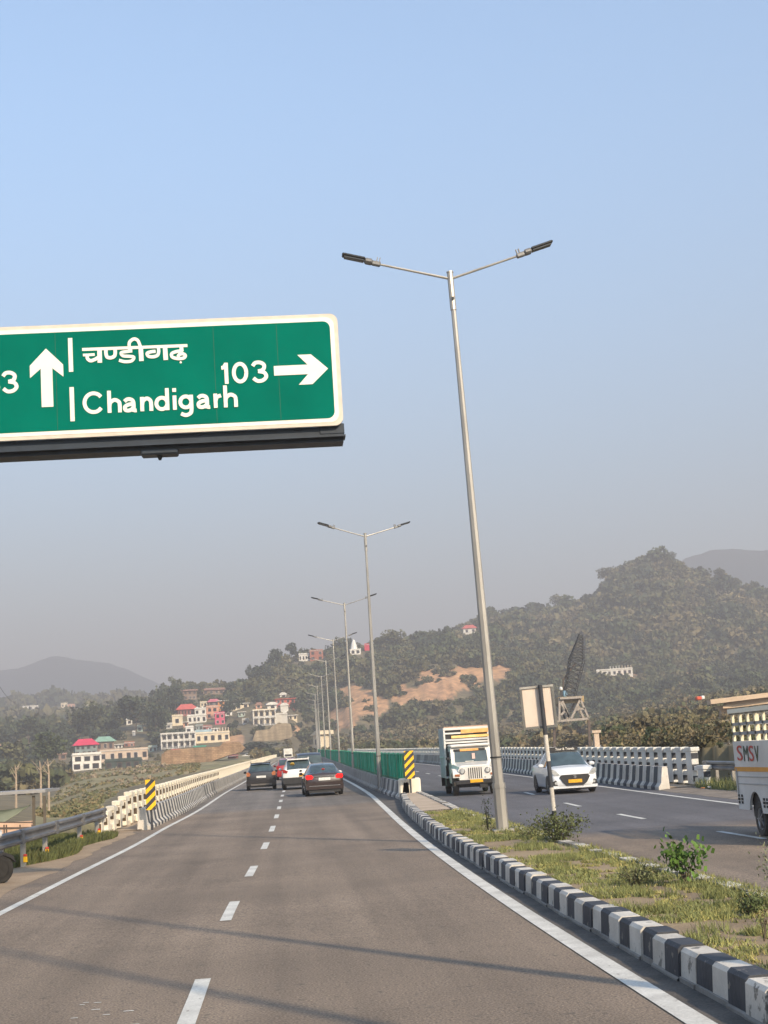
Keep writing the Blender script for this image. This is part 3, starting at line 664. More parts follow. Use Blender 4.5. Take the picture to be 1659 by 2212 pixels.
def terrain(x, y):
    x = np.asarray(x, float); y = np.asarray(y, float)
    r = np.hypot(x, y)+1e-6; az = np.arctan2(x, y)
    H_ = np.array([CH+np.interp(az, LAZ[i], LT[i])*LR[i] for i in range(len(LAY))])
    k = np.clip(np.searchsorted(LR, r)-1, 0, len(LR)-2)
    t = np.clip((r-LR[k])/(LR[k+1]-LR[k]), 0, 1)
    idx = np.arange(r.size).reshape(r.shape)
    Hf = H_.reshape(len(LAY), -1); kf = k.ravel(); ii = np.arange(kf.size)
    h0 = Hf[kf, ii].reshape(r.shape); h1 = Hf[kf+1, ii].reshape(r.shape)
    h = h0*(1-t)+h1*t
    amp = np.clip(r/300, .1, 6)
    h = h+amp*fbm(x/(18+r*.03), y/(18+r*.03), 3)*1.6*np.where(r > 1500, 3, 1)
    h = h+np.where((r > 660) & (r < 830) & (az > -.03) & (az < .15), 7*np.abs(fbm(az*150, r/60, 91, 3))-.5, 0)
    yc = np.clip(y, -40, 420); e = velev(yc)
    # distance outside the road corridor
    xl = np.where(y < 48, -7.2, vLB(yc)-1.6); xr = np.where(y < 54, 16.5, vRB(yc)+1.8)
    dl = xl-x; dr = x-xr; d = np.maximum(dl, dr)
    near = (y < 50)
    wgt = np.clip(d/np.where(dl > dr, 9, 5), 0, 1); wgt = wgt*wgt*(3-2*wgt)
    hn = (e-.12)*(1-wgt)+h*wgt
    h = np.where(near & (r < 250), np.where(y < 0, e-.12, hn), h)
    under = (~near) & (d < 6) & (y < 345)
    lim = e-6+np.clip(d, 0, 6)*.9
    h = np.where(under, np.minimum(h, lim), h)
    after = (y >= 345) & (d < 4) & (y < 430)
    h = np.where(after, np.minimum(h, e-.3), h)
    return h
def img(x, y, z):                    # world -> photo pixel (only used to place soil patches on the hills)
    X, Y, Z = x, y, z-CH
    f = X*fw.x+Y*fw.y+Z*fw.z; a = X*r2.x+Y*r2.y+Z*r2.z; b_ = X*u2.x+Y*u2.y+Z*u2.z
    return (829.5+F*a/f)*K, (1106-F*b_/f)*K
def inpoly(px, py, poly):
    ins = np.zeros(px.shape, bool); n = len(poly)
    for i in range(n):
        x1, y1 = poly[i]; x2, y2 = poly[(i+1) % n]
        c = ((y1 > py) != (y2 > py)) & (px < (x2-x1)*(py-y1)/((y2-y1) if y2 != y1 else 1e-9)+x1); ins ^= c
    return ins
c4 = lambda L_: [(700+a/4.1475, 1560+b_/4.1475) for a, b_ in L_]
SOILP = [c4([(560,1110),(510,940),(540,900),(640,820),(710,700),(870,680),(1040,690),(1080,780),(1120,880),(1040,960),(900,930),(780,1040),(640,1120)]),
 c4([(1120,750),(1150,590),(1200,620),(1300,640),(1290,740),(1400,780),(1300,830),(1130,800)]), c4([(1400,780),(1420,560),(1480,480),(1670,455),(1670,740),(1500,790)]),
 [(1045,1742),(1045,1690),(1060,1674),(1130,1666),(1280,1664),(1275,1692),(1185,1716),(1140,1740),(1090,1752)],
 [(1295,1588),(1330,1586),(1350,1600),(1320,1612),(1295,1605)], [(1538,1690),(1590,1690),(1584,1712),(1545,1712)], [(1708,1674),(1760,1690),(1752,1745),(1730,1730)],
 [(1685,1805),(1700,1790),(1765,1778),(1772,1792),(1720,1812)], [(-5,1864),(54,1866),(50,1905),(-5,1915)], c4([(160,1180),(140,1060),(250,1100),(300,1180)]), c4([(680,1270),(760,1235),(1000,1240),(990,1275)]),
 [(840,1720),(885,1705),(905,1720),(880,1745)], [(1395,1850),(1480,1840),(1485,1862),(1400,1866)], [(560,1843),(600,1838),(610,1870),(560,1880)]]
SOILP.insert(3, [(985,1752),(1000,1728),(1040,1722),(1046,1745),(1010,1762)])
SLOPE = [(185,1935),(240,1925),(330,1905),(620,1888),(640,1905),(420,1940),(300,1975),(255,2010),(240,2080),(60,2080),(105,2010),(150,1975)]
def masks(x, y, z):
    px, py = img(x, y, z); r = np.hypot(x, y)
    jx = fbm(x/9, z/9, 21)*26+fbm(x/2.5, z/2.5, 23)*16; jy = fbm(x/9, z/7+9, 22)*26+fbm(x/2.5, z/2.5+5, 24)*16
    s = np.zeros(x.shape, bool)
    for p in SOILP: s |= inpoly(px+jx, py+jy, p)
    s &= (r > 230) & (y > 0)
    gsl = inpoly(px+jx*.4, py+jy*.3, SLOPE) & (r > 60) & (r < 560) & (y > 0)
    return s, gsl
def terrain_mesh():
    az = np.concatenate([np.linspace(-180, -36, 30), np.linspace(-34, -22, 14), np.linspace(-21, 27, 420), np.linspace(28, 40, 14), np.linspace(44, 176, 28)])
    az = np.radians(az)
    rr_ = np.concatenate([np.linspace(2, 40, 14), np.linspace(44, 130, 36), np.linspace(136, 600, 62), np.linspace(606, 1000, 66), np.linspace(1015, 1350, 24), np.linspace(1400, 3400, 44), np.linspace(3480, 7000, 36)])
    A, Rr = np.meshgrid(az, rr_); X = Rr*np.sin(A); Y = Rr*np.cos(A); Z = terrain(X, Y)
    s, gsl = masks(X, Y, Z)
    n, m = X.shape; me = bpy.data.meshes.new('ground')
    V = np.stack([X, Y, Z], -1).reshape(-1, 3); V = np.vstack([V, [[0, 0, -.12]]])
    i = np.arange(n-1)[:, None]; j = np.arange(m)[None, :]; j2 = (j+1) % m
    q = np.stack([i*m+j, i*m+j2, (i+1)*m+j2, (i+1)*m+j], -1).reshape(-1, 4)[:, ::-1]
    c = n*m; jj = np.arange(m); tr = np.stack([np.full(m, c), jj, (jj+1) % m], -1)[:, ::-1]
    lo = np.concatenate([q.ravel(), tr.ravel()])
    me.vertices.add(len(V)); me.vertices.foreach_set('co', V.ravel())
    me.loops.add(len(lo)); me.loops.foreach_set('vertex_index', lo.astype(np.int32))
    st = np.concatenate([np.arange(len(q))*4, len(q)*4+np.arange(m)*3])
    me.polygons.add(len(st)); me.polygons.foreach_set('loop_start', st.astype(np.int32))
    me.update(calc_edges=True); me.validate()
    me.polygons.foreach_set('use_smooth', [True]*len(me.polygons))
    col = np.ones((len(V), 4), np.float32)
    N = fbm(X/40, Y/40, 5); N2 = fbm(X/11, Y/11, 8)
    RR_ = np.hypot(X, Y); far_ = (RR_ > 2000)  # beyond this range the ground colour is tinted blue, haze painted in
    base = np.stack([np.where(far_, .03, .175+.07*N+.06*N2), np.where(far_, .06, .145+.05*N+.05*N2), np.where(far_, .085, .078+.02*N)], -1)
    TR_ = np.clip((fbm(X/3, Y/22, 33)-.12)*6, 0, 1)
    gr = np.stack([.25+.12*N2+.06*N+.22*TR_, .22+.08*N2+.14*TR_, .105+.03*N2+.08*TR_], -1)
    so_ = np.stack([.58+.2*N2+.1*fbm(X/4, Z/14, 31), .335+.12*N2+.06*fbm(X/4, Z/14, 31), .175+.06*N2], -1)
    base = np.where(gsl[..., None], gr, base); base = np.where(s[..., None], so_, base)
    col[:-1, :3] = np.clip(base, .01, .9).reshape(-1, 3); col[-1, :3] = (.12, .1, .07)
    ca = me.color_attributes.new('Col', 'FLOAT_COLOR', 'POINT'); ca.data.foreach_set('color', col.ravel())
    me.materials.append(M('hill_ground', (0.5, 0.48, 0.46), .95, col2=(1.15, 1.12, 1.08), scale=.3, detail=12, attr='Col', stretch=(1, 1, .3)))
    o = bpy.data.objects.new('ground', me); S.collection.objects.link(o); o['kind'] = 'structure'
terrain_mesh()

# ------------------------------------------------------------------ vegetation meshes
def fast_mesh(name, V, nquad, mat, col=None):
    me = bpy.data.meshes.new(name); me.vertices.add(len(V)); me.vertices.foreach_set('co', V.astype(np.float32).ravel())
    me.loops.add(nquad*4); me.loops.foreach_set('vertex_index', np.arange(nquad*4, dtype=np.int32))
    me.polygons.add(nquad); me.polygons.foreach_set('loop_start', (np.arange(nquad)*4).astype(np.int32))
    me.update(calc_edges=True)
    if col is not None:
        c = np.ones((nquad*4, 4), np.float32); c[:, :3] = np.repeat(col, 4, 0)
        ca = me.color_attributes.new('Col', 'FLOAT_COLOR', 'POINT'); ca.data.foreach_set('color', c.ravel())
    me.materials.append(mat); return me
def quads(C, sz, rng, asp=1.0, upbias=0.0):
    n = len(C); a = rng.normal(size=(n, 3)); a[:, 2] += upbias*rng.choice([-1, 1], n); a /= np.linalg.norm(a, axis=1)[:, None]
    b_ = rng.normal(size=(n, 3)); b_ -= (b_*a).sum(1)[:, None]*a; b_ /= np.linalg.norm(b_, axis=1)[:, None]
    s = np.broadcast_to(np.asarray(sz), (n,))[:, None]
    return np.stack([C-a*s-b_*s*asp, C+a*s*.8-b_*s*asp*1.1, C+a*s+b_*s*asp, C-a*s*1.1+b_*s*asp*.8], 1).reshape(-1, 3)
def crown_pts(n, rng, lobes=7, flat=.8, spread=.6):
    L_ = rng.normal(size=(lobes, 3)); L_ /= np.linalg.norm(L_, axis=1)[:, None]; L_ *= rng.uniform(.25, spread, (lobes, 1)); L_[:, 2] *= flat
    R_ = rng.uniform(.3, .55, lobes); k = rng.integers(0, lobes, n); d = rng.normal(size=(n, 3)); d /= np.linalg.norm(d, axis=1)[:, None]
    rad = R_[k][:, None]*rng.uniform(.55, 1.05, (n, 1)); P = L_[k]+d*rad*np.array([1, 1, .8])
    return P, k
GREENS = np.array([(.078, .090, .038), (.110, .110, .044), (.145, .128, .056), (.046, .062, .032), (.19, .155, .075), (.23, .18, .095), (.066, .088, .030)])
def make_wood(name, pos, rad, pal, label=None, q=90, seed=1, fsz=.2, kindstuff=True):
    rng = np.random.default_rng(seed); T = []
    for i in range(8):
        P, k = crown_pts(q, rng, 6); T.append((quads(P, rng.uniform(.5, 1.2, q)*fsz, rng), k))
    Vs = []; Cs = []
    for i in range(len(pos)):
        V, k = T[i % 8]; a = rng.uniform(0, 6.28); c, s = math.cos(a), math.sin(a)
        r = rad[i]; W = V*np.array([r, r, r*rng.uniform(.8, 1.15)]); W = np.stack([W[:, 0]*c-W[:, 1]*s, W[:, 0]*s+W[:, 1]*c, W[:, 2]], -1)+pos[i]
        Vs.append(W); cc = pal[i]*rng.uniform(.8, 1.2); Cs.append(cc[None, :]*(.8+.4*np.take(rng.random(6), k))[:, None])
    V = np.vstack(Vs); me = fast_mesh(name, V, len(V)//4, LEAF, np.vstack(Cs))
    o = bpy.data.objects.new(name, me); S.collection.objects.link(o)
    if kindstuff: o['kind'] = 'stuff'
    if label: o['label'] = label
    return o

# building footprints: name, label, x0, x1, base y, top y (photo pixels), materials, options
def hitdist(px, py):
    x, y, z = ray(px/K, py/K); hz_ = math.hypot(x, y)
    rs = np.arange(230, 1600, 2.0); X = x/hz_*rs; Y = y/hz_*rs; Z = CH+z/hz_*rs; T = terrain(X, Y)
    k = np.argmax(T >= Z)
    return float(Y[k]) if T[k] >= Z[k] else 900.0
HS = [
 ('house', 'grey-green walled house with a bright crimson hipped roof, leftmost of the village', 185, 238, 1890, 1863, 'teal', 'hip', 'crimson', 2, 4, 6),
 ('shop_building', 'white shop building with two dark openings below the crimson-roofed house', 179, 248, 1926, 1889, 'white', 'flat', None, 2, 3, 3),
 ('house', 'brown house with a pale green hipped roof beside the crimson-roofed one', 238, 281, 1878, 1854, 'brown', 'hip', 'pgreen', 1, 3, 8),
 ('long_building', 'long beige flat-roofed building with white water tanks on top', 249, 364, 1903, 1877, 'beige', 'flat', 'tank', 1, 6, 2),
 ('shop_row', 'low dark-fronted shops with a teal awning under the long beige building', 262, 350, 1922, 1903, 'darkgreen', 'flat', None, 1, 4, 0),
 ('apartment_house', 'white and grey two-storey building with balconies on top of the ochre wall', 401, 486, 1871, 1836, 'offwhite', 'balcony', None, 2, 6, 2),
 ('stair_tower', 'narrow white stair tower rising from the white balconied building', 466, 485, 1862, 1820, 'white', 'flat', None, 3, 1, -4),
 ('house', 'pale blue and cream house with bare roof columns above the ochre wall', 487, 572, 1857, 1834, 'cream', 'columns', 'blue', 1, 5, 1),
 ('shed', 'small cream shed with a curved top above the balconied building', 430, 456, 1815, 1791, 'cream', 'flat', None, 1, 1, 3),
 ('house', 'maroon house under a wide coral hipped roof', 443, 489, 1790, 1773, 'maroon', 'hip', 'coral', 1, 6, 6),
 ('house', 'white upper house with two dark windows beside the coral roof', 487, 515, 1788, 1773, 'white', 'tanks', None, 1, 2, 0),
 ('house', 'long low white house with four windows below the upper white one', 469, 515, 1808, 1790, 'white', 'flat', None, 1, 4, -2),
 ('house', 'peach two-storey house in the middle of the village', 516, 546, 1797, 1768, 'peach', 'flat', None, 2, 2, 2),
 ('house', 'hot pink two-storey house at the edge of the dark tree', 538, 562, 1812, 1784, 'pink', 'flat', None, 2, 2, 0),
 ('house', 'orange house with a flat white slab roof above the peach house', 545, 571, 1775, 1753, 'orange', 'slab', None, 2, 2, 4),
 ('house', 'grey house with a rose pitched roof at the top of the village', 522, 546, 1765, 1754, 'grey', 'hip', 'rose', 1, 2, 6),
 ('old_building', 'long brown building with a rusty tin roof behind the village trees', 455, 489, 1750, 1727, 'brown', 'gable', 'rust', 2, 3, 10),
 ('old_building', 'low brown block with a rusty roof right of the long brown building', 503, 556, 1737, 1725, 'brown', 'gable', 'rust', 1, 4, 12),
 ('house', 'small cream house with a slab roof right of the orange one', 573, 620, 1775, 1760, 'cream', 'slab', None, 1, 3, 4),
 ('villa', 'ornate cream villa with two pillared storeys above the retaining wall', 632, 688, 1814, 1777, 'cream', 'balcony', None, 2, 4, 4),
 ('shed', 'white shed with a grey arched roof behind the ornate villa', 668, 691, 1778, 1762, 'white', 'gable', 'greyroof', 1, 1, 8),
 ('house', 'red and pink two-storey house at the right end of the village', 689, 736, 1772, 1748, 'red', 'slab', 'redroof', 2, 4, 6),
 ('shed', 'white arched shed below the red house', 702, 721, 1785, 1764, 'white', 'gable', 'greyroof', 1, 0, 3),
 ('boundary_wall', 'long blank off-white wall below the white arched shed', 680, 719, 1808, 1787, 'offwhite', 'flat', None, 0, 0, 0),
 ('hut', 'cream hut with one dark window at the far end of the bridge', 788, 824, 1873, 1838, 'cream', 'shed', None, 1, 1, -60),
 ('brick_house', 'red brick house on the ridge against the sky', 775, 808, 1652, 1627, 'brick', 'flat', None, 2, 2, 4),
 ('house', 'white and brown house beside the brick one on the ridge', 748, 777, 1654, 1636, 'white', 'flat', None, 1, 4, 0),
 ('temple', 'small white temple with a tapering spire on the ridge', 876, 903, 1637, 1623, 'white', 'spire', None, 1, 2, 0),
 ('shrine', 'tiny crimson pavilion on the ridge right of the temple', 912, 924, 1626, 1612, 'crimsonw', 'flat', None, 0, 0, 0),
 ('house', 'house with a red roof in the trees where the two ridges meet', 1160, 1192, 1585, 1570, 'white', 'hip', 'coral', 1, 2, 0),
 ('house', 'lone white terrace of buildings low on the big hill', 1497, 1587, 1690, 1674, 'white', 'columns', None, 1, 7, 0),
 ('house', 'tiny cream house on the distant left ridge', 152, 168, 1770, 1759, 'cream', 'flat', None, 1, 2, 0),
 ('house', 'tiny orange-walled house next to the cream one on the distant ridge', 170, 186, 1771, 1762, 'peach', 'flat', None, 1, 2, 0),
 ('house', 'tiny white house alone on the distant ridge', 216, 236, 1771, 1764, 'white', 'flat', None, 1, 2, 0),
 ('house', 'tiny long white house at the far left of the distant ridge', 56, 95, 1775, 1766, 'white', 'flat', None, 1, 3, 0),
 ('house', 'white cottage peeping from the dark trees left of the village', 316, 330, 1812, 1800, 'white', 'flat', None, 1, 1, 0),
 ('house', 'pale green cottage lower in the dark trees left of the village', 343, 356, 1830, 1817, 'tealp', 'flat', None, 1, 1, 0),
 ('house', 'small white hut between the two cottages in the dark trees', 331, 338, 1840, 1831, 'white', 'flat', None, 0, 0, 0),
]
for k_, (x0, x1, yb, yt, wc, rf, rc, rows, cols, nm) in enumerate([
 (416,430,1822,1811,'offwhite','flat',None,1,1,'small off-white house left of the curved cream shed'),
 (458,470,1818,1806,'peach','slab',None,1,1,'tiny peach house under the left end of the long low white house'),
 (489,506,1826,1814,'teal','flat',None,1,2,'pale teal house below the long low white house'),
 (508,530,1829,1817,'maroon','flat',None,1,2,'maroon house below the peach two-storey one'),
 (531,545,1831,1822,'white','slab',None,1,1,'small white slab-roofed house behind the roof columns'),
 (595,612,1792,1781,'tealp','slab',None,1,2,'pale green house among trees right of the pink one'),
 (606,622,1810,1800,'offwhite','flat',None,1,1,'small off-white house left of the ornate villa'),
 (563,580,1790,1779,'white','flat',None,1,1,'tiny white house just right of the hot pink one'),
 (722,742,1800,1789,'cream','slab',None,1,2,'cream house right of the blank off-white wall'),
 (700,716,1745,1737,'white','gable','greyroof',1,1,'small white grey-roofed house above the red house'),
 (500,517,1767,1757,'cream','flat',None,1,2,'cream house left of the rose-roofed grey house'),
 (640,655,1772,1762,'peach','hip','rust',1,1,'peach house with a rusty roof above the ornate villa'),
 (286,305,1872,1862,'white','slab',None,1,2,'white slab-roofed house right of the green-roofed one'),
 (310,334,1868,1858,'brick','flat',None,1,2,'brick house above the long beige building'),
 (372,392,1880,1868,'tealp','flat',None,1,2,'pale green house between the beige building and the balconied one'),
 (146,164,1900,1886,'brown','gable','rust',1,1,'rusty-roofed hut left of the crimson-roofed house'),
]): HS.append(('house', nm, x0, x1, yb, yt, wc, rf, rc, rows, cols, (k_*37) % 11-3))
WALLS = [('retaining_wall', 'long ochre stone retaining wall under the balconied white building', [(403,1912),(404,1886),(418,1876),(484,1870),(550,1866),(556,1858),(598,1854),(612,1870),(604,1880),(573,1888),(515,1908)]),
 ('retaining_wall', 'tall sandstone retaining wall under the ornate villa', [(631,1852),(640,1827),(672,1823),(687,1811),(715,1807),(727,1811),(732,1838),(727,1845),(687,1854),(653,1856)])]
HD = [hitdist((h[2]+h[3])/2, h[4]) for h in HS]
WDIST = [hitdist(sum(p[0] for p in w_[2])/len(w_[2]), max(p[1] for p in w_[2])-8)-6 for w_ in WALLS]
XCLR = [(1738, 1930, 1730, 1778, 215), (1382, 1480, 1575, 1868, 255), (1478, 1500, 1825, 1865, 135)]
def clear_mask(px, py, y, pr):
    ok = np.ones(px.shape, bool); m_ = pr*.85
    for h, d in zip(HS, HD): ok &= ~((px > h[2]-m_) & (px < h[3]+m_) & (py > h[5]-m_*.8) & (py < h[4]+m_*.5) & (y < d+10))
    for w_, d in zip(WALLS, WDIST):
        for dx_, dy_ in ((0, 0), (1, 0), (-1, 0), (0, 1), (0, -1)): ok &= ~(inpoly(px+dx_*m_, py-m_*.2+dy_*m_*.6, w_[2]) & (y < d+6))
    for a, c, e_, f_, d in XCLR: ok &= ~((px > a-m_) & (px < c+m_) & (py > e_-m_) & (py < f_+m_) & (y < d))
    return ok
def scatter(n, r0, r1, a0, a1, rad0, rad1, seed, dens=None, ymax=None, palw=None, azfun=None):
    rng = np.random.default_rng(seed)
    az = np.radians(rng.uniform(a0, a1, n)); r = np.sqrt(rng.uniform(r0*r0, r1*r1, n)); x = r*np.sin(az); y = r*np.cos(az); z = terrain(x, y)
    rad = rad0*.7+(rad1*1.15-rad0*.7)*rng.random(n)**1.7; s, gsl = masks(x, y, z); px, py = img(x, y, z+rad*.45)
    ok = ~s & ~gsl; qy = py-rad*.55*3846/np.maximum(y, 1)
    for sp_ in SOILP[:5]: ok &= ~((inpoly(px, py, sp_) | inpoly(px, qy, sp_)) & (r > 300) & (r < 960))
    ok &= clear_mask(px, py, y, rad*3846/y)
    yc = np.clip(y, 0, 420); d = np.maximum(vLB(yc)-2.5-x, x-vRB(yc)-3)
    ok &= (d > 2) | (y > 440)
    nz = fbm(x/60, y/60, 17)
    ok &= rng.random(n) < np.clip(.68+nz*2.4, .12, 1) if dens is None else rng.random(n) < dens(x, y, nz)
    x, y, z, r, nz, rad = x[ok], y[ok], z[ok], r[ok], nz[ok], rad[ok]
    rad = rad*(1+.4*nz)
    t = np.clip(.5+nz*1.5+rng.normal(0, .25, len(x)), 0, .999)
    order = np.array([3, 0, 6, 1, 2, 4, 5]) if palw is None else np.array(palw)
    pal = GREENS[order[(t*len(order)).astype(int)]]
    return np.stack([x, y, z+rad*.45], -1), rad, pal
# woods on the hills: a mass nobody could count
def wood(args, kw, label, q, seed, fsz=.2, name='hillside_wood'):
    p_, r_a, pl_ = scatter(*args, **kw); return make_wood(name, p_, r_a, pl_, label, q, seed, fsz)
wood((6400, 640, 940, -13.5, 21, 3.0, 5.2, 41), dict(palw=[3, 3, 6, 0, 0, 1, 2]), 'mixed dry wood covering the middle ridge behind the bridge', 170, 2, .13)
wood((6800, 900, 1330, 4, 21, 4.5, 8.0, 42), dict(palw=[0, 1, 1, 2, 2, 4, 4], dens=lambda x, y, nz: np.clip(.62+nz*2.6, .1, 1)), 'hazy brown-green wood covering the high hill on the right', 170, 3, .13)
wood((420, 650, 930, -9, 21, 5.5, 9.0, 61), dict(palw=[3, 3, 6, 0, 0, 1]), 'larger dark trees standing among the scrub of the middle ridge', 300, 31, .09)
wood((380, 900, 1330, 4, 21, 8.0, 13.0, 62), dict(palw=[3, 3, 6, 0, 1]), 'larger hazy trees standing among the scrub of the high hill', 300, 32, .09)
wood((2600, 560, 960, -16, -8.0, 3.5, 6.5, 43), dict(palw=[3, 0, 6, 1, 3, 0, 2]), 'dark wood on the low ground left of the village', 170, 4, .13)
wood((900, 600, 850, -8.5, -1.5, 3.0, 5.5, 49), dict(palw=[3, 3, 0, 6, 3, 0, 1]), 'dark trees growing between the village houses', 180, 14, .13)
wood((2200, 1150, 1750, -16, -5, 7, 12, 44), dict(palw=[3, 0, 1, 1, 2]), 'pale distant wood along the low ridge at the left', 60, 5)
wood((5400, 300, 640, 1.5, 21, 1.6, 3.4, 45), dict(palw=[0, 6, 1, 2, 4, 5, 2]), 'olive scrub on the slope beyond the right parapet', 150, 6, .13, 'hillside_scrub')
wood((1500, 150, 300, 3, 20, .9, 2.2, 50), dict(palw=[6, 1, 2, 4, 5], dens=lambda x, y, nz: .6+nz), 'low olive bushes below the right parapet', 260, 15, .11, 'hillside_scrub')
wood((1300, 56, 150, 12, 22, .4, 1.1, 46), dict(palw=[6, 1, 2, 4, 5], dens=lambda x, y, nz: .5+nz), 'dusty low scrub behind the guardrail on the right', 260, 7, .075, 'roadside_scrub')
wood((1100, 330, 560, -17, -9.0, 2.5, 5.2, 47), dict(palw=[3, 0, 3, 6, 0, 1]), 'dark wood in the ravine at the far left', 260, 8, .11)
wood((900, 300, 640, -10, 1.5, 1.2, 2.6, 48), dict(palw=[1, 2, 4, 0], dens=lambda x, y, nz: .5+nz), 'scattered scrub on the slope below the village', 90, 9, .2, 'hillside_scrub')

p_, r_a, pl_ = scatter(2600, 60, 330, 9, 21, .12, .5, 51, dens=lambda x, y, nz: .5+2*fbm(x/9, y/9, 88)); r_a = r_a*(.6+p_[:, 1]/300); make_wood('rubble', p_, r_a, np.array([(.42,.34,.25),(.5,.45,.38),(.34,.26,.18),(.3,.25,.2)])[RNG.integers(0, 4, len(p_))], 'pale rubble and dry stones scattered over the right-hand slope', 14, 21, .45)
def slope_rocks():
    rng = np.random.default_rng(9); n = 900; az = np.radians(rng.uniform(-13, -4, n)); r = rng.uniform(180, 520, n); x = r*np.sin(az); y = r*np.cos(az); z = terrain(x, y); s, g_ = masks(x, y, z); k = g_ & (fbm(x/6, y/30, 33) > .08)
    x, y, z = x[k], y[k], z[k]; make_wood('rubble', np.stack([x, y, z+.1], -1), rng.uniform(.3, .9, len(x)), np.tile([[.36, .29, .2]], (len(x), 1)), 'pale stones and bare streaks on the grassy slope below the village', 12, 22, .45)
    rng = np.random.default_rng(10); n = 12000; az = np.radians(rng.uniform(-14, -3, n)); r = rng.uniform(120, 560, n); x = r*np.sin(az); y = r*np.cos(az); z = terrain(x, y); s, g_ = masks(x, y, z); k = g_ & (fbm(x/12, y/20, 34) > -.05)
    x, y, z = x[k], y[k], z[k]; pal = np.array([(.17,.17,.07),(.23,.20,.09),(.12,.13,.055),(.28,.22,.11)])[rng.integers(0, 4, len(x))]
    make_wood('slope_grass', np.stack([x, y, z+.05], -1), rng.uniform(.2, .55, len(x)), pal, 'coarse grass tufts on the slope below the village', 20, 23, .25)
slope_rocks()


def soil_bushes():
    rng = np.random.default_rng(72); n = 9000; az = np.radians(rng.uniform(-3, 9, n)); r = rng.uniform(640, 880, n); x = r*np.sin(az); y = r*np.cos(az); z = terrain(x, y); s, g_ = masks(x, y, z)
    k = s & (fbm(x/14, z/9, 77) > .09); x, y, z = x[k], y[k], z[k]; rad = rng.uniform(.6, 2.4, len(x))
    make_wood('hillside_scrub', np.stack([x, y, z+rad*.3], -1), rad, GREENS[np.array([0, 1, 2, 3, 4])[rng.integers(0, 5, len(x))]], 'bushes breaking up the orange cut slope', 70, 44, .2)
soil_bushes()
# ------------------------------------------------------------------ vehicles
def paint(name, col, rough=.3, coat=.8, var=.04): return M(name, col, rough, var=var, scale=1.5, coat=coat)
GLASS = M('car_glass', (0.035, 0.05, 0.055), .06, var=.2, scale=3, coat=.5)
GLASSB = M('windscreen_glass', (0.05, 0.075, 0.085), .08, var=.35, scale=2.2, coat=.5)
TYRE = M('tyre_rubber', (0.02, 0.019, 0.018), .9, var=.3, scale=6)
TYRED = M('dusty_tyre', (0.075, 0.066, 0.055), .95, var=.35, scale=5)
RIM = M('alloy_rim', (0.35, 0.35, 0.35), .4, metal=.7, var=.1)
PLAST = M('black_plastic', (0.018, 0.018, 0.02), .55, var=.25, scale=8)
CHROME = M('chrome', (0.75, 0.74, 0.72), .15, metal=1, var=.04)
PLW = M('number_plate_white', (0.75, 0.75, 0.72), .5, col2=(.55, .55, .53), scale=14, detail=3)
PLY = M('number_plate_yellow', (0.85, 0.45, 0.01), .5, col2=(.6, .3, .01), scale=14, detail=3)
def emit(name, col, st):
    m = M(name, col, .3, var=.1); b_ = m.node_tree.nodes['Principled BSDF']; b_.inputs['Emission Color'].default_value = (*col, 1); b_.inputs['Emission Strength'].default_value = st; return m
TAILON = emit('lit_tail_lamp', (0.75, 0.008, 0.008), .55); TAIL = M('tail_lamp_red', (0.30, 0.015, 0.012), .2, var=.2, coat=.6)
HEADL = M('head_lamp_glass', (0.55, 0.56, 0.55), .12, col2=(.3, .31, .31), scale=9, coat=.8); AMB = M('amber_lens', (0.38, 0.13, 0.05), .3, var=.2, coat=.4)
def cr(P, t):       # catmull over list of vectors (numpy)
    n = len(P); i = min(int(t), n-2); f = t-i
    p0, p1, p2, p3 = P[max(i-1, 0)], P[i], P[i+1], P[min(i+2, n-1)]
    return .5*((2*p1)+(p2-p0)*f+(2*p0-5*p1+4*p2-p3)*f*f+(3*p1-p0-3*p2+p3)*f**3)
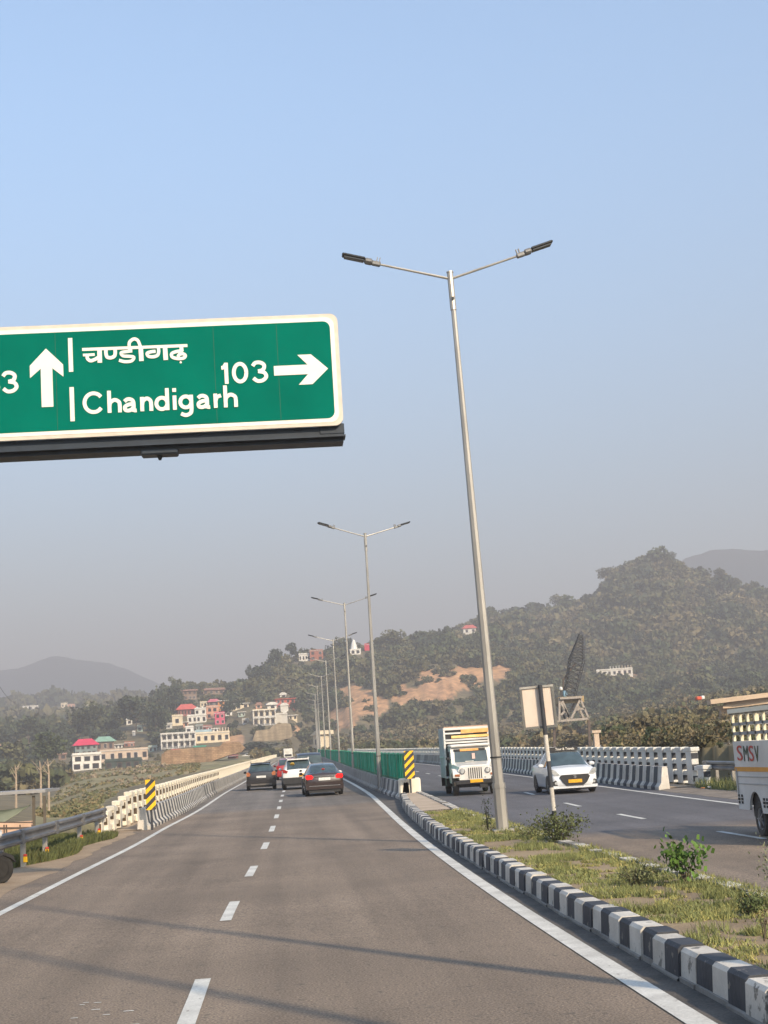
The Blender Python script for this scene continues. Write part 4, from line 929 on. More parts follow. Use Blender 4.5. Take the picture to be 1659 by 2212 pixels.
def hull(t, st, body, cabin, side, name='body', lower=None, lowz=.0):
    """st: (y, w, zb, zbelt, zroof, wr) from rear to front; cabin = (rear glass y0, y1, screen y2, y3); side = list of (ya, yb)"""
    A = np.array(st, float); nS = (len(A)-1)*4+1
    D = np.array([cr(A, k/4) for k in range(nS)])
    # keep straight where wanted: mostly linear mix
    Lr = np.array([A[min(int(k/4), len(A)-2)]*(1-(k/4-min(int(k/4), len(A)-2)))+A[min(int(k/4), len(A)-2)+1]*(k/4-min(int(k/4), len(A)-2)) for k in range(nS)])
    D = .5*D+.5*Lr; D[:, 0] = Lr[:, 0]
    rings = []
    for y, w_, zb, zt, zr, wr in D:
        h = zr-zt; z6 = zt+max(h*.3, h-.075) if h > .05 else zt+h*.5
        P = np.array([(0, zb), (w_*.85, zb), (w_*.965, zb+.07), (w_, zb+.5*(zt-zb)), (w_*.985, zt-.07), (w_*.94, zt), (wr, z6), (wr*.86, zr-.012 if h > .05 else zr-.004), (0, zr+.012)])
        segs = [(i, j/2) for i in range(8) for j in range(2)]+[(7, 1.0)]
        rings.append([(cr(P, i+j)*.55+(P[i]*(1-j)+P[min(i+1, 8)]*j)*.45) if 0 < j < 1 else P[i if j == 0 else 8] for i, j in segs])
    nr = len(rings[0]); full = []
    for (row, d) in zip(rings, D):
        full.append([(p[0], d[0], p[1]) for p in row]+[(-p[0], d[0], p[1]) for p in row[-2:0:-1]])
    m = len(full[0]); vs = [p for r_ in full for p in r_]
    parts = {'body': [], 'rear_window': [], 'windscreen': [], 'low': []}; sides = {}
    for k in range(nS-1):
        ym = (D[k, 0]+D[k+1, 0])/2
        for i in range(m):
            f = (k*m+i, k*m+(i+1) % m, (k+1)*m+(i+1) % m, (k+1)*m+i)
            ii = i if i < nr-1 else m-1-i           # half ring segment index
            seg = ii/2.0
            if seg >= 6 and cabin[0] < ym < cabin[1]: parts['rear_window'].append(f)
            elif seg >= 6 and cabin[2] < ym < cabin[3]: parts['windscreen'].append(f)
            elif 5 <= seg < 6 and any(a < ym < b_ for a, b_ in side):
                key = ([j for j, (a, b_) in enumerate(side) if a < ym < b_][0], i < nr-1); sides.setdefault(key, []).append(f)
            elif lower is not None and seg < 2: parts['low'].append(f)
            else: parts['body'].append(f)
    parts['body'] += [tuple(range(m-1, -1, -1)), tuple((nS-1)*m+i for i in range(m))]
    def mk(nm, fs, mat):
        if not fs: return None
        us = sorted({i for f in fs for i in f}); mp = {a: j for j, a in enumerate(us)}
        b_ = MB(); b_.mesh([vs[i] for i in us], [tuple(mp[i] for i in f) for f in fs], mat)
        o = b_.build(nm, t, smooth=True); return o
    bo = mk(name, parts['body'], body)
    if parts['low']: mk('bumper_trim', parts['low'], lower)
    mk('rear_window', parts['rear_window'], GLASSB); mk('windscreen', parts['windscreen'], GLASSB)
    for s_ in sides.values(): mk('side_window', s_, GLASS)
    me = bo.data
    return bo
def wheel(t, x, y, r=.31, wd=.2, tyre=TYRE, rim=RIM):
    b = MB(); s = 1 if x > 0 else -1; n = 20
    prof = [(-wd/2, r*.62), (-wd/2, r*.9), (-wd/2+.03, r), (wd/2-.03, r), (wd/2, r*.9), (wd/2, r*.62), (wd/2-.04, r*.6)]
    vs = []
    for i in range(n):
        a = 2*math.pi*i/n
        for px, pr in prof: vs.append((px*s, pr*math.cos(a), pr*math.sin(a)))
    k = len(prof); fs = [(i*k+j, i*k+j+1, ((i+1) % n)*k+j+1, ((i+1) % n)*k+j) for i in range(n) for j in range(k-1)]
    b.mesh(vs, fs, tyre); b.tube((-s*(wd/2-.01), 0, 0), (-s*(wd/2-.02), 0, 0), r*.6, r*.6, tyre, n)
    o = b.build('wheel', t, loc=(x, y, r), smooth=False)
    b = MB(); b.tube((s*(wd/2-.075), 0, 0), (s*(wd/2-.03), 0, 0), r*.62, r*.6, DARKM, 16)
    for i in range(5):
        a = 2*math.pi*i/5; b.bar((s*(wd/2-.02), 0, 0), (s*(wd/2-.02), math.cos(a)*r*.58, math.sin(a)*r*.58), .05, .02, rim)
    b.tube((s*(wd/2-.04), 0, 0), (s*(wd/2), 0, 0), r*.17, r*.15, rim, 10)
    nn = 20; vs = []
    for i in range(nn):
        a = 2*math.pi*i/nn
        for px, pr in ((wd/2-.03, r*.62), (wd/2-.01, r*.6), (wd/2-.03, r*.52)): vs.append((px*s, pr*math.cos(a), pr*math.sin(a)))
    b.mesh(vs, [(i*3+j, i*3+j+1, ((i+1) % nn)*3+j+1, ((i+1) % nn)*3+j) for i in range(nn) for j in range(2)], rim)
    b.build('rim', o); return o
def arches(t, w_, ys, r, zb):
    for y in ys:
        for s in (-1, 1):
            b = MB(); P = [(y+(r+.05)*math.cos(a), r+(r+.05)*math.sin(a)) for a in [math.radians(k) for k in range(-25, 206, 15)]]
            b.prism(P, 'x', s*(w_-.16), s*(w_+.004), PLAST); b.build('wheel_arch', t)
def mirror(t, x, y, z, mat, wd=.16):
    b = MB(); s = 1 if x > 0 else -1; b.box((x+s*wd/2, y, z), (wd, .1, .13), mat, bev=.035); b.bar((x-.08*s, y, z-.05), (x+.03*s, y, z-.04), .04, .04, PLAST)
    b.build('mirror', t)
def poly_part(t, name, polyxz, y0, y1, mat): 
    b = MB(); b.prism(polyxz, 'y', y0, y1, mat); return b.build(name, t)
def sym(t, name, polyxz, y0, y1, mat):
    for s in (-1, 1): poly_part(t, name, [(s*x, z) for x, z in polyxz], y0, y1, mat)
def place(t, x, y, deg): t.location = (x, y, elev(y)); t.rotation_euler = (math.atan(.0085)*math.cos(math.radians(deg)), 0, math.radians(deg)); return t

# dark saloon, braking
P_ = paint('dark_bronze_paint', (0.034, 0.02, 0.018))
t = thing('car', (0, 0, 0), 'dark bronze saloon car seen from behind with glowing red tail lamps, nearest in its lane', 'car')
hull(t, [(-2.2,.80,.34,.90,.93,.66),(-2.14,.86,.26,.98,1.02,.68),(-1.75,.875,.22,1.0,1.05,.68),(-1.15,.88,.2,.99,1.38,.60),(-.7,.88,.2,.98,1.46,.585),(.1,.88,.2,.96,1.48,.58),(.55,.88,.2,.95,1.40,.60),(1.2,.87,.2,.93,1.0,.70),(1.9,.84,.22,.78,.82,.62),(2.15,.74,.3,.62,.66,.5)],
     P_, (-1.72, -.85, .45, 1.2), [(-1.3, -.62), (-.52, .18), (.28, .95)])
for s in (-1, 1): wheel(t, s*.78, -1.32, .32); wheel(t, s*.78, 1.32, .32); mirror(t, s*.86, .62, 1.0, PLW if s > 0 else P_)
arches(t, .88, (-1.32, 1.32), .32, .2)
sym(t, 'tail_lamp', [(.50, .88), (.56, .78), (.80, .76), (.865, .85), (.84, .96), (.60, .97)], -2.225, -2.05, TAILON)
poly_part(t, 'chrome_strip', [(-.47, .865), (.47, .865), (.47, .90), (-.47, .90)], -2.235, -2.1, CHROME)
poly_part(t, 'number_plate', [(-.27, .70), (.27, .70), (.27, .83), (-.27, .83)], -2.235, -2.1, PLW)
poly_part(t, 'bumper', [(-.86, .30), (.86, .30), (.87, .52), (.82, .62), (-.82, .62), (-.87, .52)], -2.26, -1.95, P_)
poly_part(t, 'bumper_trim', [(-.7, .44), (.7, .44), (.72, .475), (-.72, .475)], -2.275, -2.2, CHROME)
poly_part(t, 'underbody', [(-.72, .16), (.72, .16), (.76, .34), (-.76, .34)], -2.2, 2.0, PLAST)
b = MB(); b.tube((0, -1.52, 1.165), (0, -1.505, 1.18), .085, .085, REDP, 12); b.build('window_sticker', t)
b = MB(); b.tube((0, -.95, 1.44), (0, -1.15, 1.58), .008, .005, PLAST, 5); b.build('aerial', t)
place(t, 1.82, 71.8+2.2, 2)
# black hatchback
P_ = paint('black_paint_car', (0.018, 0.016, 0.017))
t = thing('car', (0, 0, 0), 'black hatchback seen from behind beside the left barrier', 'car')
hull(t, [(-1.85,.76,.3,.86,.9,.6),(-1.82,.82,.24,.95,1.0,.62),(-1.66,.84,.22,.98,1.22,.60),(-1.42,.85,.2,.98,1.46,.585),(-.9,.85,.2,.97,1.53,.58),(0,.85,.2,.95,1.54,.58),(.5,.85,.2,.94,1.42,.6),(1.15,.84,.2,.92,1.0,.66),(1.6,.8,.22,.78,.82,.6),(1.8,.7,.3,.6,.66,.5)],
     P_, (-1.8, -1.42, .4, 1.15), [(-1.35, -.75), (-.65, .1), (.2, .9)])
for s in (-1, 1): wheel(t, s*.75, -1.22, .29); wheel(t, s*.75, 1.22, .29); mirror(t, s*.84, .65, 1.0, P_)
arches(t, .85, (-1.22, 1.22), .29, .2)
sym(t, 'tail_lamp', [(.60, .93), (.64, .80), (.82, .80), (.83, 1.0), (.72, 1.05)], -1.87, -1.7, AMB)
poly_part(t, 'number_plate', [(-.27, .69), (.27, .69), (.27, .81), (-.27, .81)], -1.885, -1.75, PLW)
poly_part(t, 'bumper', [(-.83, .27), (.83, .27), (.84, .55), (-.84, .55)], -1.93, -1.6, P_)
poly_part(t, 'bumper_trim', [(-.58, .27), (.58, .27), (.62, .36), (-.62, .36)], -1.945, -1.8, M('grey_plastic', (.12, .11, .1), .7))
poly_part(t, 'underbody', [(-.68, .16), (.68, .16), (.72, .3), (-.72, .3)], -1.85, 1.6, PLAST)
for s in (-1, 1):
    b = MB(); b.bar((s*.55, -1.35, 1.53), (s*.55, .2, 1.6), .04, .04, DARKM); b.build('roof_rail', t)
poly_part(t, 'spoiler', [(-.56, 1.49), (.56, 1.49), (.55, 1.54), (-.55, 1.54)], -1.62, -1.35, P_)
place(t, -1.27, 89.3+1.9, 1)
# white suv
P_ = paint('white_suv_paint', (0.72, 0.71, 0.69), .3)
t = thing('car', (0, 0, 0), 'white sport utility car seen from behind, half hidden by the dark saloon', 'car')
hull(t, [(-2.1,.8,.36,1.0,1.05,.6),(-2.06,.88,.3,1.05,1.1,.64),(-1.92,.89,.28,1.06,1.34,.62),(-1.68,.895,.26,1.06,1.58,.61),(-1.2,.895,.26,1.05,1.64,.61),(0,.895,.26,1.03,1.65,.61),(.5,.895,.26,1.02,1.54,.63),(1.15,.89,.26,1.0,1.1,.72),(1.85,.86,.3,.95,.99,.66),(2.1,.76,.36,.8,.86,.55)],
     P_, (-2.05, -1.68, .4, 1.15), [(-1.6, -.9), (-.8, .1), (.2, .95)], lower=PLAST)
for s in (-1, 1): wheel(t, s*.79, -1.35, .34); wheel(t, s*.79, 1.3, .34); mirror(t, s*.88, .7, 1.1, P_)
arches(t, .895, (-1.35, 1.3), .34, .26)
sym(t, 'tail_lamp', [(.58, 1.0), (.66, .9), (.86, .94), (.89, 1.08), (.8, 1.12)], -2.13, -1.95, TAIL)
poly_part(t, 'number_plate', [(.02, .70), (.52, .70), (.52, .85), (.02, .85)], -2.15, -2.0, PLY)
poly_part(t, 'bumper', [(-.86, .32), (.86, .32), (.89, .66), (-.89, .66)], -2.16, -1.8, PLAST)
poly_part(t, 'spoiler', [(-.6, 1.6), (.6, 1.6), (.58, 1.67), (-.58, 1.67)], -1.92, -1.5, P_)
b = MB(); b.box((.12, -2.12, 1.0), (.14, .05, .1), PLAST, bev=.02); b.build('door_handle', t)
b = MB(); b.tube((-.33, -1.97, 1.36), (-.33, -1.94, 1.4), .12, .12, M('yellow_sticker', (.6, .38, .05), .6), 12); b.build('window_sticker', t)
for s in (-1, 1):
    b = MB(); b.bar((s*.6, -1.5, 1.7), (s*.6, .3, 1.7), .04, .05, P_); b.build('roof_rail', t)
poly_part(t, 'underbody', [(-.74, .2), (.74, .2), (.76, .36), (-.76, .36)], -2.1, 1.9, PLAST)
place(t, .84, 85.6+2.1, 1)
# black suv further on
P_ = paint('black_suv_paint', (0.02, 0.02, 0.022))
t = thing('car', (0, 0, 0), 'large black off-road car ahead, only its roof and tail showing above the saloon', 'car')
hull(t, [(-2.2,.85,.4,1.1,1.15,.7),(-2.17,.92,.34,1.12,1.2,.74),(-2.1,.92,.32,1.12,1.74,.73),(-1.7,.92,.32,1.12,1.88,.73),(.2,.92,.32,1.1,1.9,.73),(.6,.92,.32,1.08,1.75,.73),(1.0,.91,.32,1.08,1.16,.78),(1.9,.88,.34,1.02,1.07,.74),(2.1,.8,.4,.9,.96,.6)],
     P_, (-2.17, -2.08, .4, 1.0), [(-1.9, -.95), (-.85, .0), (.1, .8)])
for s in (-1, 1): wheel(t, s*.8, -1.35, .37, .24); wheel(t, s*.8, 1.3, .37, .24); mirror(t, s*.91, .75, 1.2, CHROME)
b = MB(); b.tube((0, -2.22, .98), (0, -2.42, .98), .34, .34, PLAST, 18); b.tube((0, -2.42, .98), (0, -2.44, .98), .2, .2, RIM, 14); b.build('spare_wheel', t)
sym(t, 'tail_lamp', [(.72, .8), (.86, .8), (.86, 1.05), (.72, 1.05)], -2.22, -2.1, TAIL)
place(t, 1.62, 100, 3)
# red hatchback
P_ = paint('red_car_paint', (0.35, 0.02, 0.02))
t = thing('car', (0, 0, 0), 'small red car in the left lane peeping out behind the white sport utility car', 'car')
hull(t, [(-1.85,.76,.3,.86,.9,.6),(-1.82,.82,.24,.95,1.0,.62),(-1.66,.84,.22,.98,1.22,.60),(-1.42,.85,.2,.98,1.46,.585),(-.9,.85,.2,.97,1.53,.58),(0,.85,.2,.95,1.54,.58),(.5,.85,.2,.94,1.42,.6),(1.15,.84,.2,.92,1.0,.66),(1.6,.8,.22,.78,.82,.6),(1.8,.7,.3,.6,.66,.5)],
     P_, (-1.8, -1.42, .4, 1.15), [(-1.35, -.75), (-.65, .1), (.2, .9)])
for s in (-1, 1): wheel(t, s*.75, -1.22, .29); wheel(t, s*.75, 1.22, .29); mirror(t, s*.84, .65, 1.0, P_)
sym(t, 'tail_lamp', [(.60, .93), (.64, .80), (.82, .80), (.83, 1.0), (.72, 1.05)], -1.87, -1.7, TAIL)
place(t, .35, 116, 1)
# white truck far ahead
t = thing('truck', (0, 0, 0), 'tiny white box truck far ahead above the red car', 'truck')
b = MB(); b.box((0, 0, 1.75), (2.1, 4.0, 2.1), PWHT, bev=.06); b.build('cargo_box', t)
b = MB(); b.box((0, 2.9, 1.4), (1.9, 1.5, 1.6), PWHT, bev=.15); b.build('cab', t)
b = MB(); b.box((0, -2.03, 1.2), (1.6, .04, .5), PLAST); b.build('tail_board', t)
for s in (-1, 1): wheel(t, s*.85, -1.1, .4, .28); wheel(t, s*.85, 2.7, .4, .28)
place(t, 1.2, 300, 1); t.scale = (.8, .8, .8)

# ---- white taxi saloon, oncoming
P_ = paint('white_saloon_paint', (0.66, 0.68, 0.70), .3)
t = thing('car', (0, 0, 0), 'white saloon taxi coming towards the camera with a black roof board and yellow plate', 'car')
hull(t, [(-2.0,.78,.34,.95,.98,.6),(-1.94,.84,.26,1.0,1.04,.66),(-1.6,.865,.22,1.02,1.08,.66),(-1.05,.87,.2,1.0,1.42,.58),(-.6,.87,.2,.99,1.50,.575),(.1,.87,.2,.97,1.51,.575),(.45,.87,.2,.96,1.45,.59),(1.12,.865,.2,.94,1.0,.70),(1.6,.85,.2,.88,.93,.66),(1.86,.83,.21,.74,.80,.60),(1.96,.77,.24,.6,.66,.52),(2.0,.66,.3,.5,.56,.42)],
     P_, (-1.58, -.8, .35, 1.12), [(-1.2, -.55), (-.45, .2), (.3, .85)])
for s in (-1, 1): wheel(t, s*.77, -1.22, .31); wheel(t, s*.77, 1.23, .31); mirror(t, s*.86, .62, 1.02, P_, .2)
arches(t, .87, (-1.22, 1.23), .31, .2)
poly_part(t, 'grille', [(-.44, .40), (-.56, .60), (-.50, .67), (.50, .67), (.56, .60), (.44, .40), (.32, .30), (-.32, .30)], 1.9, 2.035, PLAST)
poly_part(t, 'grille_trim', [(-.50, .67), (.50, .67), (.48, .69), (-.48, .69)], 1.9, 2.04, CHROME)
poly_part(t, 'emblem', [(-.02, .69), (.07, .64), (.02, .60), (.065, .575), (.0, .54), (-.07, .585), (-.02, .625), (-.065, .65)], 2.03, 2.055, CHROME)
poly_part(t, 'number_plate', [(-.25, .39), (.25, .39), (.25, .51), (-.25, .51)], 2.03, 2.06, PLY)
sym(t, 'head_lamp', [(.52, .68), (.60, .64), (.76, .68), (.83, .80), (.80, .90), (.70, .86)], 1.80, 1.935, HEADL)
sym(t, 'fog_lamp', [(.56, .30), (.80, .32), (.80, .46), (.70, .50), (.58, .38)], 1.82, 1.99, PLAST)
for s in (-1, 1):
    b = MB(); b.tube((s*.70, 1.99, .40), (s*.70, 2.0, .40), .05, .05, HEADL, 10); b.build('fog_lamp_lens', t)
poly_part(t, 'bumper', [(-.8, .2), (.8, .2), (.84, .30), (-.84, .30)], 1.7, 1.985, P_)
poly_part(t, 'underbody', [(-.74, .14), (.74, .14), (.74, .24), (-.74, .24)], -1.9, 1.9, PLAST)
b = MB(); b.box((-.02, .12, 1.60), (1.12, .1, .15), PLAST, bev=.02); b.box((-.02, .1, 1.53), (1.0, .5, .04), PLAST); rb = b.build('roof_board', t)
me, (a0, a1, c0, c1) = text_mesh('Tour & Travels', 1, SWHITE, depth=.5, bold=.01)
for v in me.vertices:
    X = (v.co.x-a0)/(a1-a0); Z = (v.co.y-c0)/(c1-c0); v.co = (.28-.72*X, .172+v.co.z*.006, 1.555+.09*Z)
o = bpy.data.objects.new('lettering', me); S.collection.objects.link(o); o.parent = rb
place(t, 10.5, 56.0+2, 180+1)
# ---- jeep-like pickup, oncoming
JW = M('jeep_white', (0.74, 0.73, 0.70), .4, col2=(.6, .58, .54), scale=1.5, coat=.4); JG = M('jeep_box_grey', (0.55, 0.56, 0.57), .6, col2=(.44, .44, .43), scale=1.3)
JY = M('jeep_yellow_board', (0.75, 0.42, 0.12), .6, col2=(.82, .62, .25), scale=4); JO = M('jeep_orange_board', (0.75, 0.38, 0.12), .6, var=.2, scale=6)
t = thing('pickup', (0, 0, 0), 'white jeep-fronted pickup with tall slatted cargo cage, oncoming behind the nearest lamp pole', 'pickup')
b = MB()   # front at +y
b.mesh([(-.62,2.05,.62),(.62,2.05,.62),(.60,2.05,1.10),(-.60,2.05,1.10),(-.78,.95,.62),(.78,.95,.62),(.78,.95,1.22),(-.78,.95,1.22),(-.5,2.02,1.16),(.5,2.02,1.16),(.62,.95,1.27),(-.62,.95,1.27)],
       [(0,1,2,3),(3,2,9,8),(8,9,10,11),(0,3,7,4),(1,5,6,2),(3,8,11,7),(2,6,10,9),(4,7,11,10,6,5)], JW)
b.build('bonnet', t)
for s in (-1, 1):   # flared mudguards
    b = MB(); P = [(1.0, .62), (1.0, 1.02), (1.25, 1.05), (1.7, 1.04), (1.98, .96), (2.08, .84), (2.08, .70), (1.86, .68), (1.80, .86), (1.35, .9), (1.14, .62)]
    b.prism(P, 'x', s*.56, s*.87, JW); b.build('mudguard', t)
    b = MB(); b.box((s*.70, 2.09, .79), (.20, .03, .09), AMB, bev=.01); b.build('indicator', t)
    b = MB(); b.tube((s*.50, 2.04, .94), (s*.50, 2.11, .94), .115, .115, CHROME, 18); b.tube((s*.50, 2.09, .94), (s*.50, 2.125, .94), .095, .08, HEADL, 18); b.build('head_lamp', t)
b = MB(); b.prism([(-.62, .60), (.62, .60), (.66, 1.0), (.52, 1.12), (-.52, 1.12), (-.66, 1.0)], 'y', 2.0, 2.075, JW); b.build('grille_panel', t)
b = MB()
b.box((0, 2.078, .86), (.62, .012, .46), JW)
b.build('grille_frame', t)
for i in range(7): 
    b = MB(); b.box(((i-3)*.083, 2.085, .85), (.04, .012, .42), PLAST, bev=.004); b.build('grille_slot', t)
b = MB(); b.box((0, 2.2, .50), (1.62, .16, .16), PLAST, bev=.03); b.box((-.3, 2.1, .36), (.3, .3, .18), PLAST); b.box((0, 2.0, .42), (1.3, .2, .22), PLAST); b.build('bumper', t)
b = MB(); b.box((-.02, 2.295, .55), (.50, .02, .12), PLY); b.build('number_plate', t)
b = MB()
b.prism([(.98, .45), (.98, 1.25), (.80, 1.86), (-.35, 1.88), (-.35, .45)], 'x', -.80, .80, JW); b.build('cab', t)
b = MB(); b.mesh([(-.66, .985, 1.28), (.66, .985, 1.28), (.64, .855, 1.72), (-.64, .855, 1.72), (-.66, .96, 1.27), (.66, .96, 1.27), (.64, .83, 1.71), (-.64, .83, 1.71)], [(0,1,2,3),(7,6,5,4),(0,4,5,1),(1,5,6,2),(2,6,7,3),(3,7,4,0)], GLASSB); b.build('windscreen', t)
b = MB(); b.box((.04, .868, 1.755), (1.26, .03, .085), PLAST); b.box((.05, .885, 1.755), (.74, .02, .09), JO); b.build('sun_strip', t)
b = MB(); b.box((-.1, .96, 1.50), (.12, .03, .22), M('garland_pink', (.7, .5, .45), .8)); b.box((.08, 1.0, 1.30), (.34, .05, .03), PLW); b.build('dashboard_ornament', t)
for s in (-1, 1):
    b = MB(); b.prism([(.66, 1.25), (.55, 1.7), (-.2, 1.7), (-.2, 1.25)], 'x', s*.801, s*.806, GLASS); b.build('side_window', t)
    mirror(t, s*.86, .9, 1.45, PLAST, .14)
b = MB(); b.box((0, .3, 1.93), (1.62, 1.3, .12), JW, bev=.04); b.build('cab_roof', t)
# cargo box
b = MB(); y0, y1 = -2.5, -.4; WB = .93
for s in (-1, 1): b.box((s*WB, (y0+y1)/2, 1.66), (.03, y1-y0, 2.02), JG)
b.box((0, (y0+y1)/2, .68), (1.84, y1-y0, .08), JG); b.box((0, y0, 1.6), (1.84, .03, 1.8), JG)
for s in (-1, 1):
    for yy in frange(y0+.1, y1-.1, .4): b.box((s*(WB+.02), yy, 1.66), (.03, .05, 1.98), JG)
    b.box((s*(WB+.022), (y0+y1)/2, 1.5), (.035, y1-y0, .06), JG)
b.build('cargo_box', t)
b = MB(); b.box((0, (y0+y1)/2, 2.69), (1.8, y1-y0, .05), M('cargo_top', (.45, .3, .22), .8, var=.2)); b.build('cargo_cover', t)
for z, m, x0, x1, hh in ((2.62, JW, -.93, .93, .10), (2.44, JW, -.3, .93, .07), (2.29, JY, -.93, .62, .11), (2.17, JG, -.93, .93, .08), (2.06, JW, -.93, .93, .07)):
    b = MB(); b.box(((x0+x1)/2, y1+.03, z), (x1-x0, .05, hh), m, bev=.01); b.build('front_slat', t)
for s in (-1, 1):
    b = MB(); b.box((s*.9, y1+.02, 1.9), (.07, .06, 1.5), JW); b.build('cage_post', t)
b = MB(); b.box((-.35, y1+.06, 2.50), (1.12, .03, .16), JO); b.build('name_board', t)
b = MB(); b.box((0, y1-.02, 2.2), (1.8, .03, .9), PLAST); b.build('headboard', t)
b = MB(); b.box((0, -.9, .5), (.9, 3.4, .16), PLAST); b.box((.75, -1.0, .45), (.3, .8, .3), PLAST); b.box((-.75, -1.0, .45), (.3, .8, .3), PLAST)
for s in (-1, 1): b.box((s*.8, -2.45, .5), (.3, .03, .42), PLAST)
b.build('chassis', t)
for s in (-1, 1): wheel(t, s*.74, 1.5, .37, .21, TYRED, DARKM); wheel(t, s*.76, -1.5, .37, .21, TYRE, DARKM)
place(t, 7.55, 61.0+1.9, 180-1)
# ---- white pickup with cage leaving the frame at the right
TW = M('truck_white', (0.74, 0.73, 0.70), .5, col2=(.56, .55, .52), scale=1.1, coat=.2, detail=8); TG = M('truck_grey_slats', (0.36, 0.36, 0.35), .6, var=.12); TC = M('truck_cream_bars', (0.72, 0.66, 0.48), .6, var=.08)
TCB = M('truck_sunlit_cream_rail', (0.95, 0.9, 0.72), .5, var=.05)  # cream brightened so the shaded top rail looks sunlit
TO = M('truck_orange_stripe', (0.72, 0.33, 0.05), .6, var=.1)
t = thing('pickup', (0, 0, 0), 'white cage-backed pickup lettered SMSV on its side, cut off by the right edge', 'pickup')
# local frame: rear at y=0, front at -y ... built directly with the rear corner at the origin, nose towards -y
LX = 0.0
b = MB(); b.box((.025, -1.55, 1.575), (.04, 3.1, .51), TW); b.box((1.775, -1.55, 1.575), (.04, 3.1, .51), TW); b.box((.9, -.025, 1.575), (1.7, .04, .51), TW); b.box((.9, -3.08, 1.575), (1.7, .04, .51), TW); b.build('side_panel', t)
b = MB(); b.box((.9, -1.55, 1.33), (1.78, 3.06, .05), TG); b.build('cargo_floor', t)
def cage(xx):
    for z, h_ in ((2.385, .05), (2.17, .055), (1.985, .06)):
        q = MB(); q.box((xx, -1.55, z), (.05, 3.06, h_), TG); q.build('cage_rail', t)
    for i in range(7):
        q = MB(); q.box((xx, -.06-i*.5, 2.11), (.05, .075, .55), TC); q.build('cage_bar', t)
cage(.03); cage(1.77)
q = MB(); q.box((.0, -1.55, 2.43), (.1, 3.1, .085), TCB); q.box((1.8, -1.55, 2.43), (.1, 3.1, .085), TCB); q.box((.9, -.05, 2.43), (1.7, .1, .085), TCB); q.build('cage_top_rail', t)
for z in (2.385, 2.17, 1.985):
    q = MB(); q.box((.9, -.03, z), (1.68, .05, .05), TG); q.build('cage_rail', t)
for i in range(5):
    q = MB(); q.box((.2+i*.35, -.03, 2.11), (.05, .035, .55), TC); q.build('cage_bar', t)
b = MB(); ya = -1.15; R_ = .40
for xx0, xx1 in ((-.0, .05), (1.75, 1.8)):
    arch = [(ya+R_*math.cos(a), .46+R_*math.sin(a)) for a in [math.radians(k) for k in range(10, 171, 16)]]
    b.prism([(-.02, .50), (-.0, 1.32), (-3.12, 1.32), (-3.12, .46), (ya-R_-.02, .46)]+arch[::-1]+[(ya+R_+.02, .50)], 'x', xx0, xx1, TW)
b.box((.9, -.03, .9), (1.7, .05, .7), TW); b.build('lower_body', t)
b = MB(); b.box((-.004, -1.55, 1.285), (.01, 3.1, .085), TO); b.build('orange_stripe', t)
for z in (1.14, 1.0):
    b = MB(); b.box((-.006, -1.6, z), (.012, 2.9, .018), TG); b.build('pressed_line', t)
b = MB(); b.box((-.008, -.12, 1.05), (.014, .05, .5), TG); b.build('corner_strip', t)
for yy in (-.12, -.32, -1.72, -1.9, -2.2, -2.4):
    zz = .70 if yy > -1 else .66
    for k_ in (-1, 0, 1):
        q = MB(); wv = .12 if k_ == 0 else .085
        q.box((-.008, yy, zz+k_*.066), (.012, wv, .048), PLAST); q.build('vent_slot', t)
b = MB(); b.box((.3, ya, .62), (.45, .8, .5), PLAST); b.box((.9, -1.5, .5), (1.0, 3.0, .2), PLAST); b.build('chassis', t)
for yy in (ya-.1, ya-2.9):
    for xx in (.14, 1.66):
        wo = wheel(t, -xx if xx < 1 else xx, yy, .345, .21, TYRED, RIM); wo.location.x = xx
b = MB(); b.box((.9, -4.05, 1.25), (1.72, 1.7, 1.35), TW, bev=.12); b.build('cab', t)
for nm, ch, z0, y0_, y1_, m in (('lettering', 'S', 1.45, -.25, -.60, REDP), ('lettering', 'M', 1.44, -.69, -.99, M('letter_green', (.05, .09, .05), .6)), ('lettering', 'S', 1.44, -1.04, -1.34, REDP), ('lettering', 'V', 1.43, -1.40, -1.66, M('letter_olive', (.08, .1, .04), .6))):
    me, (a0, a1, c0, c1) = text_mesh(ch, 1, m, depth=.5, bold=.0)
    for v in me.vertices:
        X = (v.co.x-a0)/(a1-a0); Z = (v.co.y-c0)/(c1-c0); v.co = (-.004-.004*v.co.z, y0_+(y1_-y0_)*X, z0+.30*Z)
    o = bpy.data.objects.new('lettering', me); S.collection.objects.link(o); o.parent = t
t.location = (9.04, 30.75, .02); t.rotation_euler = (0, 0, 0)
# ---- parked motor scooter at the left edge
t = thing('motorcycle', (0, 0, 0), 'black motorcycle parked on the dirt shoulder, mostly cut off by the left edge', 'motorcycle')
wheel(t, .0, .62, .27, .1, TYRE, DARKM); wheel(t, .0, -.62, .27, .1, TYRE, DARKM)
b = MB(); b.prism([(-.55, .35), (-.45, .78), (.1, .86), (.45, .95), (.5, .75), (.2, .4)], 'x', -.11, .11, PLAST); b.build('body', t)
b = MB(); b.bar((0, .66, .3), (0, .42, 1.05), .06, .06, DARKM); b.bar((-.32, .38, 1.06), (.32, .38, 1.06), .03, .03, DARKM); b.build('handlebar', t)
b = MB(); b.prism([(.92, .38), (.86, .52), (.66, .60), (.42, .5), (.45, .46), (.66, .54), (.82, .47)], 'x', -.06, .06, PLAST); b.build('mudguard', t)
b = MB(); b.box((0, -.25, .88), (.24, .75, .1), PLAST, bev=.03); b.build('seat', t)
b = MB(); b.tube((0, .5, .95), (0, .62, .93), .09, .08, HEADL, 12); b.build('head_lamp', t)
t.location = (-5.98, 30.1, elev(30.1)+.01); t.rotation_euler = (0, math.radians(4), math.radians(-55))
